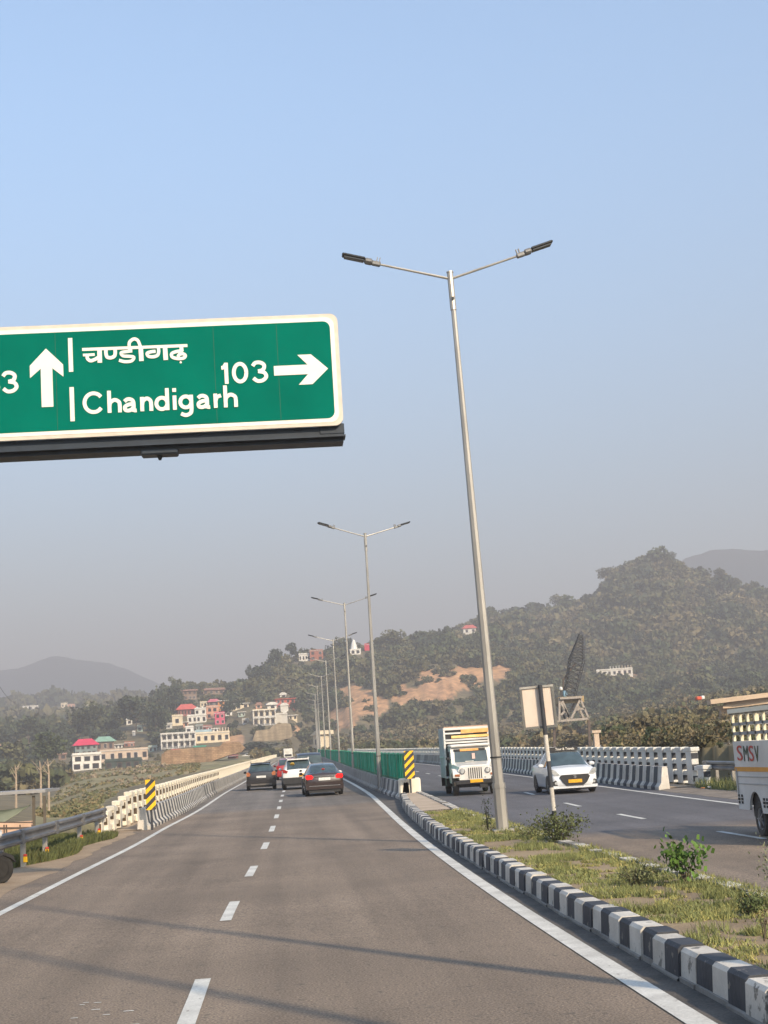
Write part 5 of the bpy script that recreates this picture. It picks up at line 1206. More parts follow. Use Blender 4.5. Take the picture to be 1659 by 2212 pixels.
# ------------------------------------------------------------------ village
def wm(n, c, v=.12): return M('wall_'+n, c, .85, var=v, scale=.5, detail=6)
WC = dict(teal=wm('teal', (.19,.24,.24)), white=wm('white', (.68,.66,.61)), brown=wm('brown', (.22,.15,.11)), beige=wm('beige', (.56,.44,.34)), darkgreen=wm('dark', (.05,.07,.065), .3), offwhite=wm('offwhite', (.55,.53,.49)),
 cream=wm('cream', (.68,.58,.42)), maroon=wm('maroon', (.32,.11,.10)), peach=wm('peach', (.62,.32,.22)), pink=wm('pink', (.62,.08,.16)), orange=wm('orange', (.62,.26,.09)), grey=wm('grey', (.2,.2,.2)),
 red=wm('red', (.50,.10,.07)), brick=wm('brick', (.33,.12,.08)), crimsonw=wm('crimson', (.6,.04,.08)), tealp=wm('pale_green', (.35,.45,.4)))
RC = dict(crimson=wm('roof_crimson', (.60,.03,.09)), pgreen=wm('roof_green', (.22,.38,.29)), coral=wm('roof_coral', (.55,.11,.09)), rose=wm('roof_rose', (.55,.15,.19)), rust=wm('roof_rust', (.30,.16,.11)), greyroof=wm('roof_grey', (.22,.23,.25)), redroof=wm('roof_red', (.6,.1,.05)), blue=wm('pale_blue', (.33,.45,.5)))
WINM = M('window_dark', (.03,.03,.035), .3, var=.3); WINF = M('window_frame_brown', (.12,.07,.05), .7)
TANKW = M('water_tank_white', (.75,.74,.7), .5)
def house(h, Y):
    name, label, x0, x1, yb, yt, wc, roof, rc, rows, cols, yaw = h
    mid = at((x0+x1)/2, yb, Y); wd = (x1-x0)/3846.0*Y*1.0; ht = (yb-yt)/3846.0*Y; dp = max(2.5, min(wd*.8, 11))
    z0 = mid.z; t = thing(name, (mid.x, Y+dp/2, z0), label, 'building' if name not in ('temple', 'boundary_wall') else name.replace('_', ' '), rotz=-math.atan2(mid.x, Y)*.8+math.radians(yaw))
    W_ = WC[wc]; b = MB(); b.box((0, 0, ht/2-2.0), (wd, dp, ht+4.0), W_); b.build('wall', t); f = -dp/2
    if roof in ('flat', 'tank', 'tanks', 'balcony', 'columns'):
        b = MB(); b.box((0, 0, ht+.1), (wd+.5, dp+.5, .22), WC['offwhite'] if wc != 'darkgreen' else W_)
        for sx, sy, a, c in ((0, f, wd, .12), (0, -f, wd, .12), (-wd/2, 0, .12, dp), (wd/2, 0, .12, dp)): b.box((sx, sy, ht+.45), (a, c, .5), W_)
        b.build('roof', t)
    if roof in ('tank', 'tanks'):
        for fx in ((-.05, .33) if roof == 'tank' else (-.3, .2)):
            q = MB(); q.tube((fx*wd, 0, ht+.2), (fx*wd, 0, ht+1.9 if wd > 8 else ht+1.2), .85 if wd > 8 else .4, .8 if wd > 8 else .35, TANKW, 10); q.build('water_tank', t)
    if roof == 'tank':
        q = MB(); q.box((.28*wd, 1, ht+1.5), (wd*.25, dp*.5, 2.8), WC['brown']); q.build('roof_room', t)
    if roof == 'slab':
        b = MB(); b.box((0, -.3, ht+.12), (wd+1.2, dp+1.2, .25), WC['white'] if not rc else RC[rc]); b.build('roof', t)
    if roof in ('hip', 'gable', 'shed'):
        R_ = RC.get(rc, WC['cream']); o_ = .9 if wd > 4 else .4; rh = max(1.2, wd*.28) if roof != 'shed' else ht*.3
        x, y = wd/2+o_, dp/2+o_; b = MB()
        if roof == 'hip': b.mesh([(-x,-y,ht),(x,-y,ht),(x,y,ht),(-x,y,ht),(-x*.5,0,ht+rh),(x*.5,0,ht+rh),(-x,-y,ht-.2),(x,-y,ht-.2),(x,y,ht-.2),(-x,y,ht-.2)], [(0,1,5,4),(1,2,5),(2,3,4,5),(3,0,4),(6,7,1,0),(7,8,2,1),(8,9,3,2),(9,6,0,3),(9,8,7,6)], R_)
        elif roof == 'gable' and rc == 'greyroof':
            P = [(x*math.cos(math.radians(a)), ht+rh*1.1*math.sin(math.radians(a))) for a in range(0, 181, 20)]; b.prism(P, 'y', -y, y, R_)
            b.prism([(a*.93, c-.1) for a, c in P], 'y', -y-.03, -y, W_)
        elif roof == 'gable': b.mesh([(-x,-y,ht),(x,-y,ht),(x,y,ht),(-x,y,ht),(-x,0,ht+rh*.4),(x,0,ht+rh*.4),(-x,-y,ht-.15),(x,-y,ht-.15),(x,y,ht-.15),(-x,y,ht-.15)], [(0,1,5,4),(1,2,5),(2,3,4,5),(3,0,4),(6,7,1,0),(7,8,2,1),(8,9,3,2),(9,6,0,3),(9,8,7,6)], R_)
        else: b.prism([(-x*.95,ht),(x,ht),(x+.4,ht+.15),(x+.2,ht+rh),(x*.3,ht+rh*1.05),(-x*.95,ht+.1)], 'y', -y, y, WC['cream'])
        b.build('roof', t)
    if roof == 'spire':
        b = MB(); r = wd*.34
        for i in range(8):
            a, c = i/8, (i+1)/8; b.tube((-wd*.12, 0, ht+a*ht*1.75), (-wd*.12, 0, ht+c*ht*1.75), r*(1-a**1.5*.75), r*(1-c**1.5*.75), TANKW, 8, cap=i == 7)
        b.tube((-wd*.12, 0, ht*2.75), (-wd*.12, 0, ht*3), .12, .02, TANKW, 5); b.build('spire', t)
        b = MB(); b.box((0, 0, ht+.1), (wd*1.1, dp, .25), TANKW); b.build('roof', t)
    fh = ht/max(rows, 1)
    if roof == 'balcony':
        for r_ in range(rows+1):
            b = MB(); b.box((0, f-.6, r_*fh+(.05 if r_ < rows else .1)), (wd, 1.2, .22), WC['offwhite']); b.build('balcony', t)
        for c_ in range(cols+1):
            b = MB(); b.box((-wd/2+.15+(wd-.3)*c_/cols, f-1.1, ht/2), (.28, .28, ht), WC['white']); b.build('column', t)
        for r_ in range(rows):
            b = MB(); b.box((0, f-1.12, r_*fh+.5), (wd, .05, .7), WC['offwhite'] if r_ else WC['grey']); b.build('railing', t)
    if roof == 'columns':
        n = 8
        for c_ in range(n):
            b = MB(); b.box((-wd*.1+wd*.58*c_/(n-1), 0, ht+1.1), (.3, .3, 2.2), WC['beige'] if c_ > 3 else WC['white']); b.build('column', t)
        if rc:
            b = MB(); b.box((-wd*.25, .5, ht+.9), (wd*.5, dp*.7, 1.6), RC[rc]); b.build('roof_room', t)
    rr_ = random.Random(len(label)*7+int(x0))
    for r_ in range(rows):
        for c_ in range(cols):
            cw = wd/cols; ww = min(1.5, cw*.45); wh = min(fh*.5, 1.8)
            if name == 'shop_building': ww, wh = (cw*.6, fh*.6)
            cx_ = -wd/2+cw*(c_+.5)+rr_.uniform(-.1, .1)*cw
            q = MB(); q.box((cx_, f-.02, r_*fh+fh*.52), (ww+.2, .06, wh+.2), WINF if rr_.random() < .6 else WC['offwhite']); wo = q.build('window', t)
            q = MB(); q.box((cx_, f-.055, r_*fh+fh*.52), (ww, .03, wh), WINM); q.build('pane', wo)
    return t
for h, Y in zip(HS, HD): house(h, Y)
OCH = M('ochre_stone', (.27,.16,.085), .9, col2=(.52,.35,.21), scale=.3, detail=10, stretch=(1, 1, 3.5), bump=.3)
SST = M('sandstone', (.33,.26,.17), .9, col2=(.52,.42,.29), scale=.3, detail=8, stretch=(1, 1, 4), bump=.3)
for m_ in (OCH, SST):     # coursed masonry with pale joints and damp streaks
    t_ = m_.node_tree; L = t_.links.new; b_ = t_.nodes['Principled BSDF']; src = b_.inputs['Base Color'].links[0].from_socket
    tc = t_.nodes.new('ShaderNodeTexCoord'); sw = t_.nodes.new('ShaderNodeSeparateXYZ'); cb = t_.nodes.new('ShaderNodeCombineXYZ'); L(tc.outputs['Object'], sw.inputs[0]); L(sw.outputs[0], cb.inputs[0]); L(sw.outputs[2], cb.inputs[1])
    br = t_.nodes.new('ShaderNodeTexBrick'); br.inputs['Scale'].default_value = .5; br.inputs['Color1'].default_value = (1, 1, 1, 1); br.inputs['Color2'].default_value = (.72, .7, .68, 1); br.inputs['Mortar'].default_value = (.5, .46, .42, 1); br.inputs['Mortar Size'].default_value = .03
    L(cb.outputs[0], br.inputs[0]); mx = t_.nodes.new('ShaderNodeMix'); mx.data_type = 'RGBA'; mx.blend_type = 'MULTIPLY'; mx.inputs[0].default_value = .8; L(src, mx.inputs[6]); L(br.outputs[0], mx.inputs[7])
    mp = t_.nodes.new('ShaderNodeMapping'); mp.inputs['Scale'].default_value = (.6, 1, .06); L(tc.outputs['Object'], mp.inputs[0]); n_ = t_.nodes.new('ShaderNodeTexNoise'); n_.inputs['Scale'].default_value = 1; n_.inputs['Detail'].default_value = 5; L(mp.outputs[0], n_.inputs[0])
    r_ = t_.nodes.new('ShaderNodeMapRange'); r_.inputs[1].default_value = .35; r_.inputs[2].default_value = .65; r_.inputs[3].default_value = .62; r_.inputs[4].default_value = 1.15; L(n_.outputs['Fac'], r_.inputs[0])
    sc = t_.nodes.new('ShaderNodeVectorMath'); sc.operation = 'SCALE'; L(mx.outputs[2], sc.inputs[0]); L(r_.outputs[0], sc.inputs['Scale']); L(sc.outputs[0], b_.inputs['Base Color'])
for (nm, lab, poly), Y, m in zip(WALLS, WDIST, (OCH, SST)):
    pts = [at(a, c, Y) for a, c in poly]; lo = min(p.z for p in pts)
    b = MB(); b.prism([(p.x, p.z) for p in pts], 'y', Y, Y+12, m)
    # stepped courses so the face is not one plane
    for i in range(5):
        z = lo+.6+i*1.3; xs = [p.x for p in pts]
    tag(b.build(nm), lab, 'wall')
# parked cars and awnings at the foot of the village
CM = [paint('parked_'+n, c) for n, c in (('white', (.7,.7,.68)), ('dark', (.03,.03,.035)), ('silver', (.35,.36,.37)), ('red', (.4,.04,.05)))]
def small_car(m):
    t = thing('parked_car', (0, 0, 0), '', 'car', 'cars parked along the village road')
    b = MB(); b.prism([(-2,.3),(-2,.9),(-1.5,.98),(-1,1.42),(.5,1.45),(1.1,1.0),(1.9,.85),(2,.3)], 'x', -.85, .85, m); b.build('body', t)
    b = MB(); b.prism([(-1.3,1.0),(-.95,1.38),(.45,1.4),(.95,1.0)], 'x', -.86, .86, GLASS); b.build('window', t)
    for x in (-.8, .8):
        for y in (-1.2, 1.2):
            q = MB(); q.tube((x-.09, y, .3), (x+.09, y, .3), .3, .3, TYRE, 10); q.build('wheel', t)
    return t
PC = [small_car(m) for m in CM]
spots = [(352,1918,0,'tiny white car parked under the long beige building'),(380,1912,1,'tiny dark car parked at the left foot of the ochre wall'),(395,1914,2,'tiny silver car parked beside the dark one at the ochre wall'),(410,1914,1,'tiny dark car second from the left before the ochre wall'),(425,1915,1,'tiny dark car third from the left before the ochre wall'),(462,1910,3,'tiny red car parked before the middle of the ochre wall'),(497,1909,0,'tiny white car parked right of the red one'),(530,1908,0,'tiny white car parked near the right end of the ochre wall'),(575,1897,2,'tiny silver car right of the ochre wall'),(620,1894,0,'tiny white car near the foot of the sandstone wall')]
used = set()
for px, py, k_, lab in spots:
    Y = 585 if px > 345 and px < 560 else hitdist(px, py-4); p = at(px, py, Y)
    o = PC[k_] if k_ not in used else copy_tree(PC[k_]); used.add(k_)
    o.location = (p.x, Y, p.z-.1); o.rotation_euler = (0, 0, math.radians(80+px % 17)); o['label'] = lab
def stall(px, py, w_, h_, m, lab):
    Y = hitdist(px, py); p = at(px, py, Y); t = thing('market_stall', (p.x, Y, p.z), lab, 'stall')
    wd = w_/3846*Y; ht = h_/3846*Y; b = MB(); b.prism([(-1.5, ht*.75), (1.5, ht), (1.5, ht-.1), (-1.5, ht*.75-.1)], 'x', -wd/2, wd/2, m); b.build('awning', t)
    for x in (-wd/2+.1, wd/2-.1):
        for y in (-1.4, 1.4): q = MB(); q.box((x, y, ht*.38-1), (.1, .1, ht*.75+2), DARKM); q.build('post', t)
    b = MB(); b.box((0, 1.2, ht*.3), (wd*.9, .3, ht*.6), m); b.build('back_panel', t)
stall(440, 1893, 22, 20, RC['coral'], 'red-orange stall against the ochre wall'); stall(475, 1905, 24, 12, WC['pink'], 'crimson stall at the foot of the ochre wall')
stall(500, 1876, 32, 12, M('stall_green', (.03,.3,.17), .7), 'green awning stall on top of the ochre wall'); stall(583, 1897, 26, 10, WC['maroon'], 'dark maroon stall right of the ochre wall')
stall(565, 1893, 12, 10, M('stall_teal', (.1,.35,.3), .7), 'teal stall between the ochre wall and the maroon stall'); stall(632, 1886, 16, 12, WC['brown'], 'brown stall under the sandstone wall')
# ------------------------------------------------------------------ crane, trestle and viaduct beyond the right parapet
def latt(b, p, q, w0, w1, m, n=10, r=.07):
    p, q = Vector(p), Vector(q); d = (q-p).normalized(); a = d.cross(Vector((0, 1, 0))).normalized(); c = d.cross(a)
    def C(k, i): f = k/n; w_ = (w0*(1-f)+w1*f)/2; s = ((-1,-1),(1,-1),(1,1),(-1,1))[i]; return p+(q-p)*f+a*s[0]*w_+c*s[1]*w_
    for k in range(n):
        for i in range(4):
            b.bar(C(k, i), C(k+1, i), r*1.4, r*1.4, m); b.bar(C(k, i), C(k+1, (i+1) % 4), r, r, m); b.bar(C(k, i), C(k, (i+1) % 4), r, r, m)
RUST = M('rusty_steel', (.10,.075,.06), .8, var=.3, scale=2); TST = M('pale_steel', (.34,.30,.26), .7, var=.15)
YC = 250
p0 = at(1424, 1742, YC); p1 = at(1452, 1586, YC); pm = at(1442, 1650, YC)
t = thing('crane', (p0.x, YC, p0.z), 'dark lattice crane boom standing behind the steel trestle', 'crane')
b = MB(); latt(b, p0, pm, 1.6, 2.3, DARKM, 8, .09); latt(b, pm, p1, 2.3, .5, DARKM, 9, .08); o = b.build('boom', t); o.location = -t.location
b = MB(); b.bar(at(1408, 1700, YC), at(1437, 1660, YC), .3, .3, RUST); b.bar(at(1410, 1740, YC), at(1408, 1695, YC), .25, .25, RUST); o = b.build('mast', t); o.location = -t.location
c_ = at(1424, 1750, YC); b = MB(); b.box((c_.x, YC, c_.z), (4.2, 3, 1.0), M('crane_house', (.35,.25,.12), .7, var=.3)); o = b.build('machine_house', t); o.location = -t.location
t = thing('steel_trestle', (p0.x, YC, p0.z-8), 'pale steel trestle tower carrying a work platform', 'trestle')
for dy in (-2, 2):
    b = MB(); A = lambda x, y: at(x, y, YC)+Vector((0, dy, 0))
    for q in (((1395,1748),(1446,1744)), ((1395,1803),(1466,1797)), ((1422,1798),(1444,1750)), ((1445,1750),(1466,1797)), ((1396,1756),(1418,1795)), ((1397,1789),(1410,1774)), ((1436,1773),(1456,1773)), ((1418,1797),(1400,1752)), ((1393,1803),(1393,1748))):
        b.bar(A(*q[0]), A(*q[1]), .32, .32, TST)
    o = b.build('truss', t); o.location = -t.location
for x in (1386, 1475):
    q = MB(); q.bar(at(x-3 if x > 1400 else x, 1800, YC), at(x, 1880, YC), .4, .4, RUST); o = q.build('leg', t); o.location = -t.location
b = MB(); c_ = at(1421, 1746, YC); b.box((c_.x, YC, c_.z), (3.6, 5, .35), TST); o = b.build('platform', t); o.location = -t.location
c_ = at(1411, 1735, YC); b = MB(); b.box((c_.x, YC-.5, c_.z), (.65, .65, 1.0), M('blue_drum', (.15,.28,.38), .6), bev=.1); tag(b.build('water_drum'), 'blue drum on the trestle platform', 'drum')
c_ = at(1401, 1722, YC); b = MB(); b.box((c_.x, YC-.5, c_.z), (.5, .5, .6), TANKW, bev=.15); b.box((c_.x, YC-.5, c_.z-.8), (.3, .3, 1.0), DARKM); tag(b.build('work_lamp'), 'white-topped lamp box at the left of the trestle platform', 'lamp box')
YV = 210
BEIG = M('viaduct_concrete', (.62,.47,.33), .85, var=.1, scale=.3)
p0 = at(1785, 1760, YV); p1 = at(1925, 1742, YV); p2 = at(2120, 1716, YV)
t = thing('viaduct', (p0.x, YV, p0.z-6), 'beige concrete viaduct girder above the truck on the right', 'bridge')
A = at(1772, 1756, YV); B_ = at(2100, 1716, YV-3)
b = MB(); b.bar(A, B_, 5, .62, BEIG); o = b.build('deck', t); o.location = -t.location
A2 = at(1812, 1765, YV); B2 = at(2100, 1730, YV-3); b = MB(); b.bar(A2, B2, 3.6, .8, BEIG); o = b.build('girder', t); o.location = -t.location
for px in (1808, 1990):
    c_ = at(px, 1768, YV); b = MB(); b.box((c_.x, YV, c_.z), (1.2, 4, .4), BEIG); b.box((c_.x, YV, c_.z-6), (.9, 1.2, 12), BEIG); o = b.build('pier', t); o.location = -t.location
c_ = at(1746, 1746, YV); b = MB(); b.box((c_.x, YV, c_.z), (.7, 1.0, .5), RC['redroof'], bev=.1); b.box((c_.x+.55, YV, c_.z+.07), (.45, 1.0, .5), TANKW, bev=.1); tag(b.build('mixer'), 'orange and white site machine at the left end of the viaduct', 'machine')
c_ = at(1490, 1838, 130); b = MB(); b.box((c_.x, 130, c_.z-1.6), (.42, .5, 3.8), WC['beige']); b.box((c_.x, 130, c_.z+.3), (.75, .7, .22), WC['beige']); tag(b.build('gate_pillar'), 'pale pink pillar above the right parapet', 'pillar')
# ------------------------------------------------------------------ roadside shed, lower left
YS = 60
t = thing('roadside_shed', (at(60, 2000, YS).x, YS, at(60, 2080, YS).z-1), 'tin-roofed open shed with a slack green tarpaulin behind the left guardrail', 'shed')
TIN = M('tin_sheet', (.36,.35,.34), .5, metal=.3, var=.15, scale=3); TARP = M('green_tarp', (.10,.115,.07), .6, col2=(.22,.23,.16), scale=.8); POSTM = M('weathered_post', (.12,.10,.075), .9, var=.2)
p = at(113, 1981, YS); b = MB(); b.prism([(0, 0), (4, .02), (4, .12), (0, .12)], 'x', p.x-7.5, p.x, TIN); o = b.build('roof', t); o.location = Vector((0, YS, p.z))-t.location
for px in (84, 111):
    a = at(px, 1990, YS+.3); c = at(px, 2068, YS+.3); b = MB(); b.bar(a, c+Vector((0, 0, -1.5)), .1, .1, POSTM); o = b.build('post', t); o.location = -t.location
q0 = at(-80, 2010, YS-.5); b = MB(); n = 14; vs = []
for i in range(n+1):
    f = i/n; top = at(-80+155*f, 2035+0*f-22*f**2.2-8*(1-f), YS); bot = at(-80+155*f, 2078-68*f**1.6+6*math.sin(f*3), YS-1.6*(1-f))
    for k_ in range(6): g_ = k_/5; v = top*(1-g_)+bot*g_; v.y -= .5*math.sin(g_*math.pi)*(1-f); v.z -= .25*math.sin(g_*math.pi)*(1-f); vs.append(tuple(v))
b.mesh(vs, [(i*6+k_, i*6+k_+1, (i+1)*6+k_+1, (i+1)*6+k_) for i in range(n) for k_ in range(5)], TARP); o = b.build('tarpaulin', t, smooth=True, fix=False); o.location = -t.location
sm = o.modifiers.new('s', 'SOLIDIFY'); sm.thickness = .03
b = MB(); a = at(-60, 2072, 52); c = at(82, 2070, 52); b.bar(a, c, .06, .07, RUST)
for px in (-20, 10, 16, 50, 80): a = at(px, 2062, 52); b.bar(a, a+Vector((0, 0, -1.0)), .04, .04, RUST)
b.bar(at(-60, 2056, 52), at(82, 2056, 52), .04, .04, RUST); tag(b.build('site_fence'), 'low rusty pipe fence in front of the roadside shed', 'fence')
c_ = at(30, 2066, 56); b = MB(); b.box((c_.x-1, 56, c_.z-.6), (3.4, .3, 1.5), M('salmon_wall', (.6,.4,.28), .85)); tag(b.build('low_wall'), 'low salmon-coloured wall behind the rusty fence', 'wall')
# overhead wire at the far left
P0 = at(-30, 1662, 300); P1 = at(48, 1756, 560)
b = MB(); pr = None
for i in range(21):
    f = i/20; p = P0*(1-f)+P1*f; p.z -= 5*4*f*(1-f)*.5
    if pr is not None: b.tube(pr, p, .05, .05, DARKM, 4, cap=False)
    pr = p
tag(b.build('overhead_wire', fix=False), 'thin dark wire crossing the hazy sky at the left edge', 'wire')
# ------------------------------------------------------------------ single trees
def tree(name, px, py_base, hpx, wpx, palidx, label, Y=None, q=420, lobes=9, group=None, sparse=1.0, bare=.25, seed=0):
    if Y is None:
        for k_ in range(30):
            Y = hitdist(px, py_base+3*k_)
            if Y != 900.0: break
        hpx += 3*k_*(k_ < 29); py_base += 3*k_*(k_ < 29)
    p = at(px, py_base, Y); H_ = hpx/3846*Y; R_ = wpx/3846*Y/2
    rng = np.random.default_rng(seed+int(px)); t = thing(name, (p.x, Y, p.z-.5), label, 'tree', group)
    cz = H_*(bare+(1-bare)*.52); rz = H_*(1-bare)*.5
    P, k = crown_pts(int(q*sparse), rng, lobes, .9, .75)
    sc = np.array([R_/.95, R_/.95, rz/.85]); V = quads(P, rng.uniform(.5, 1.2, len(P))*.06*(1.3 if sparse < 1 else 1), rng)*sc+np.array([0, 0, cz])
    base = GREENS[palidx]; C = base[None]*(.75+.5*np.take(rng.random(lobes), k))[:, None]*rng.uniform(.8, 1.25, (len(P), 1))
    me = fast_mesh('crown', V, len(P), LEAF, C); o = bpy.data.objects.new('crown', me); S.collection.objects.link(o); o.parent = t
    b = MB(); r0 = max(.12, H_*.022); pts = [Vector((0, 0, -1.5))]
    for i in range(4): pts.append(Vector((rng.normal()*.03*H_, rng.normal()*.03*H_, cz*(i+1)/4)))
    for i in range(4): b.tube(pts[i], pts[i+1], r0*(1-i*.2), r0*(1-(i+1)*.2), BARK, 6, cap=False)
    for i in range(7):
        a = rng.uniform(0, 6.28); s_ = pts[2+int(rng.integers(0, 3))]; e = Vector((math.cos(a)*R_*.7, math.sin(a)*R_*.7, cz+rng.uniform(-.3, .7)*rz)); b.tube(s_, (s_+e)/2+Vector((0, 0, .05*H_)), r0*.4, r0*.25, BARK, 5, cap=False); b.tube((s_+e)/2+Vector((0, 0, .05*H_)), e, r0*.25, r0*.08, BARK, 5, cap=False)
    b.build('trunk', t); return t
TR = [
 ('tree', 440, 1750, 62, 34, 0, 'pale feathery tree standing above the village skyline', .55),
 ('tree', 478, 1742, 34, 30, 3, 'small round tree behind the long brown building', 1),
 ('tree', 505, 1742, 40, 26, 1, 'thin olive tree right of the long brown building', .6),
 ('tree', 400, 1800, 78, 46, 3, 'tall dark narrow tree left of the coral-roofed house', 1),
 ('tree', 438, 1785, 70, 62, 3, 'broad dark tree just above the coral-roofed house', 1),
 ('tree', 575, 1800, 60, 62, 3, 'very dark tree between the pink house and the villa', 1),
 ('tree', 575, 1745, 42, 50, 3, 'dark tree above the slab-roofed cream house', 1),
 ('tree', 625, 1700, 42, 24, 3, 'spindly dark tree leaning out from the ridge at its left end', .45),
 ('tree', 690, 1690, 75, 52, 3, 'tall dark tree crowning the left end of the ridge', 1),
 ('tree', 660, 1720, 62, 70, 3, 'spreading dark tree on the left shoulder of the ridge', 1),
 ('tree', 730, 1652, 48, 42, 3, 'round dark tree with a visible trunk left of the ridge houses', .8),
 ('tree', 838, 1652, 34, 22, 3, 'small pointed tree between the brick house and the temple', 1),
 ('tree', 868, 1636, 46, 34, 3, 'airy dark tree touching the temple spire', .5),
 ('tree', 950, 1632, 44, 40, 1, 'low tree on the ridge left of the big round tree', .7),
 ('tree', 985, 1632, 60, 78, 1, 'big round tree, widest crown on the ridge', 1),
 ('tree', 1036, 1625, 44, 30, 1, 'thin see-through tree right of the big round tree', .45),
 ('tree', 1078, 1622, 50, 48, 0, 'rounded tree on the ridge just left of the nearest lamp pole', 1),
 ('tree', 1110, 1600, 30, 50, 3, 'dark low tree before the red-roofed ridge house', 1),
 ('tree', 1268, 1555, 36, 80, 3, 'flat-topped dark grove tree right of the lamp pole', 1),
 ('tree', 1400, 1515, 34, 44, 1, 'tree on the shoulder of the big hill', 1),
 ('tree', 1520, 1455, 42, 60, 1, 'left tree of the pair just below the summit', 1),
 ('tree', 1640, 1408, 34, 36, 1, 'tree on the very summit of the big hill', 1),
 ('tree', 1680, 1410, 30, 44, 0, 'broad tree right of the summit one', 1),
 ('tree', 1800, 1450, 36, 30, 1, 'lone upright tree on the right slope of the summit', .8),
 ('tree', 1845, 1475, 34, 30, 1, 'thin tree further down the right slope', .6),
 ('tree', 1890, 1480, 34, 26, 0, 'rightmost skyline tree, against the far blue ridge', .6),
 ('tree', 70, 1860, 72, 80, 3, 'dark rounded tree at the far left under the distant ridge', 1),
 ('tree', 215, 1835, 78, 90, 0, 'broad olive tree left of the dark grove', 1),
 ('tree', 340, 1830, 95, 120, 3, 'largest dark tree of the grove left of the village', 1),
 ('tree', 392, 1850, 90, 70, 3, 'dark tree at the right of the grove above the long beige building', 1),
 ('tree', 118, 1940, 105, 100, 6, 'mid-green tree standing in the ravine left of the crimson roof', 1),
 ('tree', 30, 1945, 95, 90, 1, 'olive tree in the ravine at the left edge', .8),
 ('tree', 655, 1885, 36, 110, 3, 'wide dark bushy tree below the sandstone wall', 1),
 ('tree', 830, 1780, 30, 34, 3, 'dark tree right of the red house', 1),
 ('tree', 740, 1785, 40, 34, 3, 'dark tree beside the white arched shed', 1),
]
for i, (nm, px, py, h_, w_, pal, lab, sp) in enumerate(TR):
    tree(nm, px, py, h_, w_, pal, lab, q=950, sparse=sp, bare=.22 if sp >= 1 else .3, lobes=10 if sp >= 1 else 7, seed=i)
# pale bare trunks in the ravine
for i, (px, y0, y1, lab) in enumerate(((101, 1985, 1905, 'pale bare tree trunk in the ravine, left of a pair'), (121, 1982, 1900, 'pale bare tree trunk in the ravine, right of a pair'), (39, 1982, 1915, 'thin pale trunk at the far left of the ravine'))):
    Y = 170; a = at(px, y0, Y); t = thing('bare_tree', (a.x, Y, a.z), lab, 'tree'); rng = random.Random(i+3)
    BP = M('pale_bark', (.38,.30,.22), .9, var=.2); h_ = (y0-y1)/3846*Y; b = MB(); b.tube((0, 0, -2), (.1, 0, h_*.6), .14, .1, BP, 6, cap=False); b.tube((.1, 0, h_*.6), (0, 0, h_), .1, .03, BP, 6)
    b.build('trunk', t)
    for k_ in range(5):
        s_ = Vector((.08, 0, h_*rng.uniform(.45, .85))); e = s_+Vector((rng.uniform(-1, 1), rng.uniform(-.5, .5), rng.uniform(.5, 1.3))); q = MB(); q.tube(s_, e, .05, .015, BP, 5); q.build('branch', t)
# ------------------------------------------------------------------ median grass and plants
rng = np.random.default_rng(77)
def blades(name, X, Y, Z, hgt, wdt, pal, label, lean=.5):
    n = len(X); a = rng.uniform(0, 6.28, n); dx, dy = np.cos(a), np.sin(a); l = rng.uniform(0, lean, n)*hgt; la = rng.uniform(0, 6.28, n)
    B = np.stack([X, Y, Z], -1); Sd = np.stack([dx*wdt, dy*wdt, np.zeros(n)], -1); T = B+np.stack([np.cos(la)*l, np.sin(la)*l, hgt], -1); Mi = (B+T)/2+np.array([0, 0, .1])*hgt[:, None]
    V = np.stack([B-Sd, B+Sd, T+Sd*.25, T-Sd*.25], 1).reshape(-1, 3); V0 = V
    me = fast_mesh(name, V0, n, GRASSM, pal); o = bpy.data.objects.new(name, me); S.collection.objects.link(o); o['kind'] = 'stuff'; o['label'] = label; return o
def gpal(n, nz, dry=.5):
    c = np.array([(.36,.34,.11),(.50,.43,.17),(.62,.50,.24),(.22,.24,.085),(.72,.57,.32)]); k = np.clip((nz*3+dry+rng.normal(0, .28, n))*2, 0, 4.99).astype(int); idx = np.array([3, 0, 1, 2, 4]); return c[idx[k]]*rng.uniform(.75, 1.2, (n, 1))
def median_pts(n, y0, y1):
    y = y0+(y1-y0)*rng.random(n)**1.35; u = rng.random(n); xl = np.vectorize(ML)(y)+.26; xr = np.vectorize(MR)(y)-.03; x = xl+(xr-xl)*u; return x, y, velev(y)+.24
x, y, z = median_pts(120000, 8.5, 43.5); nz = fbm(x*1.6, y*1.1, 61); nz2 = fbm(x*.7, y*.5, 62); keep = (nz+.6*nz2 > .0) & (fbm(x*4, y*3, 63) > -.1); 
edge = np.minimum(x-np.vectorize(ML)(y)-.26, 9); keep &= (rng.random(len(x)) < .55+edge*.6)
x, y, z, nz = x[keep], y[keep], z[keep], nz[keep]
hg = rng.uniform(.012, .048, len(x))*(1+1.6*np.clip(nz, 0, .4)); blades('grass', x, y, z, hg, np.clip(.004+.00022*y, .004, .012), gpal(len(x), -nz*.9, .6), 'dry yellow-green grass on the median', 1.5)
n_ = 9000; y = 8.5+35*rng.random(n_)**1.3; x = np.vectorize(MR)(y)-rng.uniform(0, .3, n_); k_ = fbm(y*1.3, y*.2, 90) > .0; x, y = x[k_], y[k_]
blades('grass', x, y, velev(y)+.25, rng.uniform(.03, .1, len(x)), np.clip(.004+.00022*y, .004, .012), gpal(len(x), np.zeros(len(x)), .45), 'grass spilling over the far kerb of the median', 1.3)
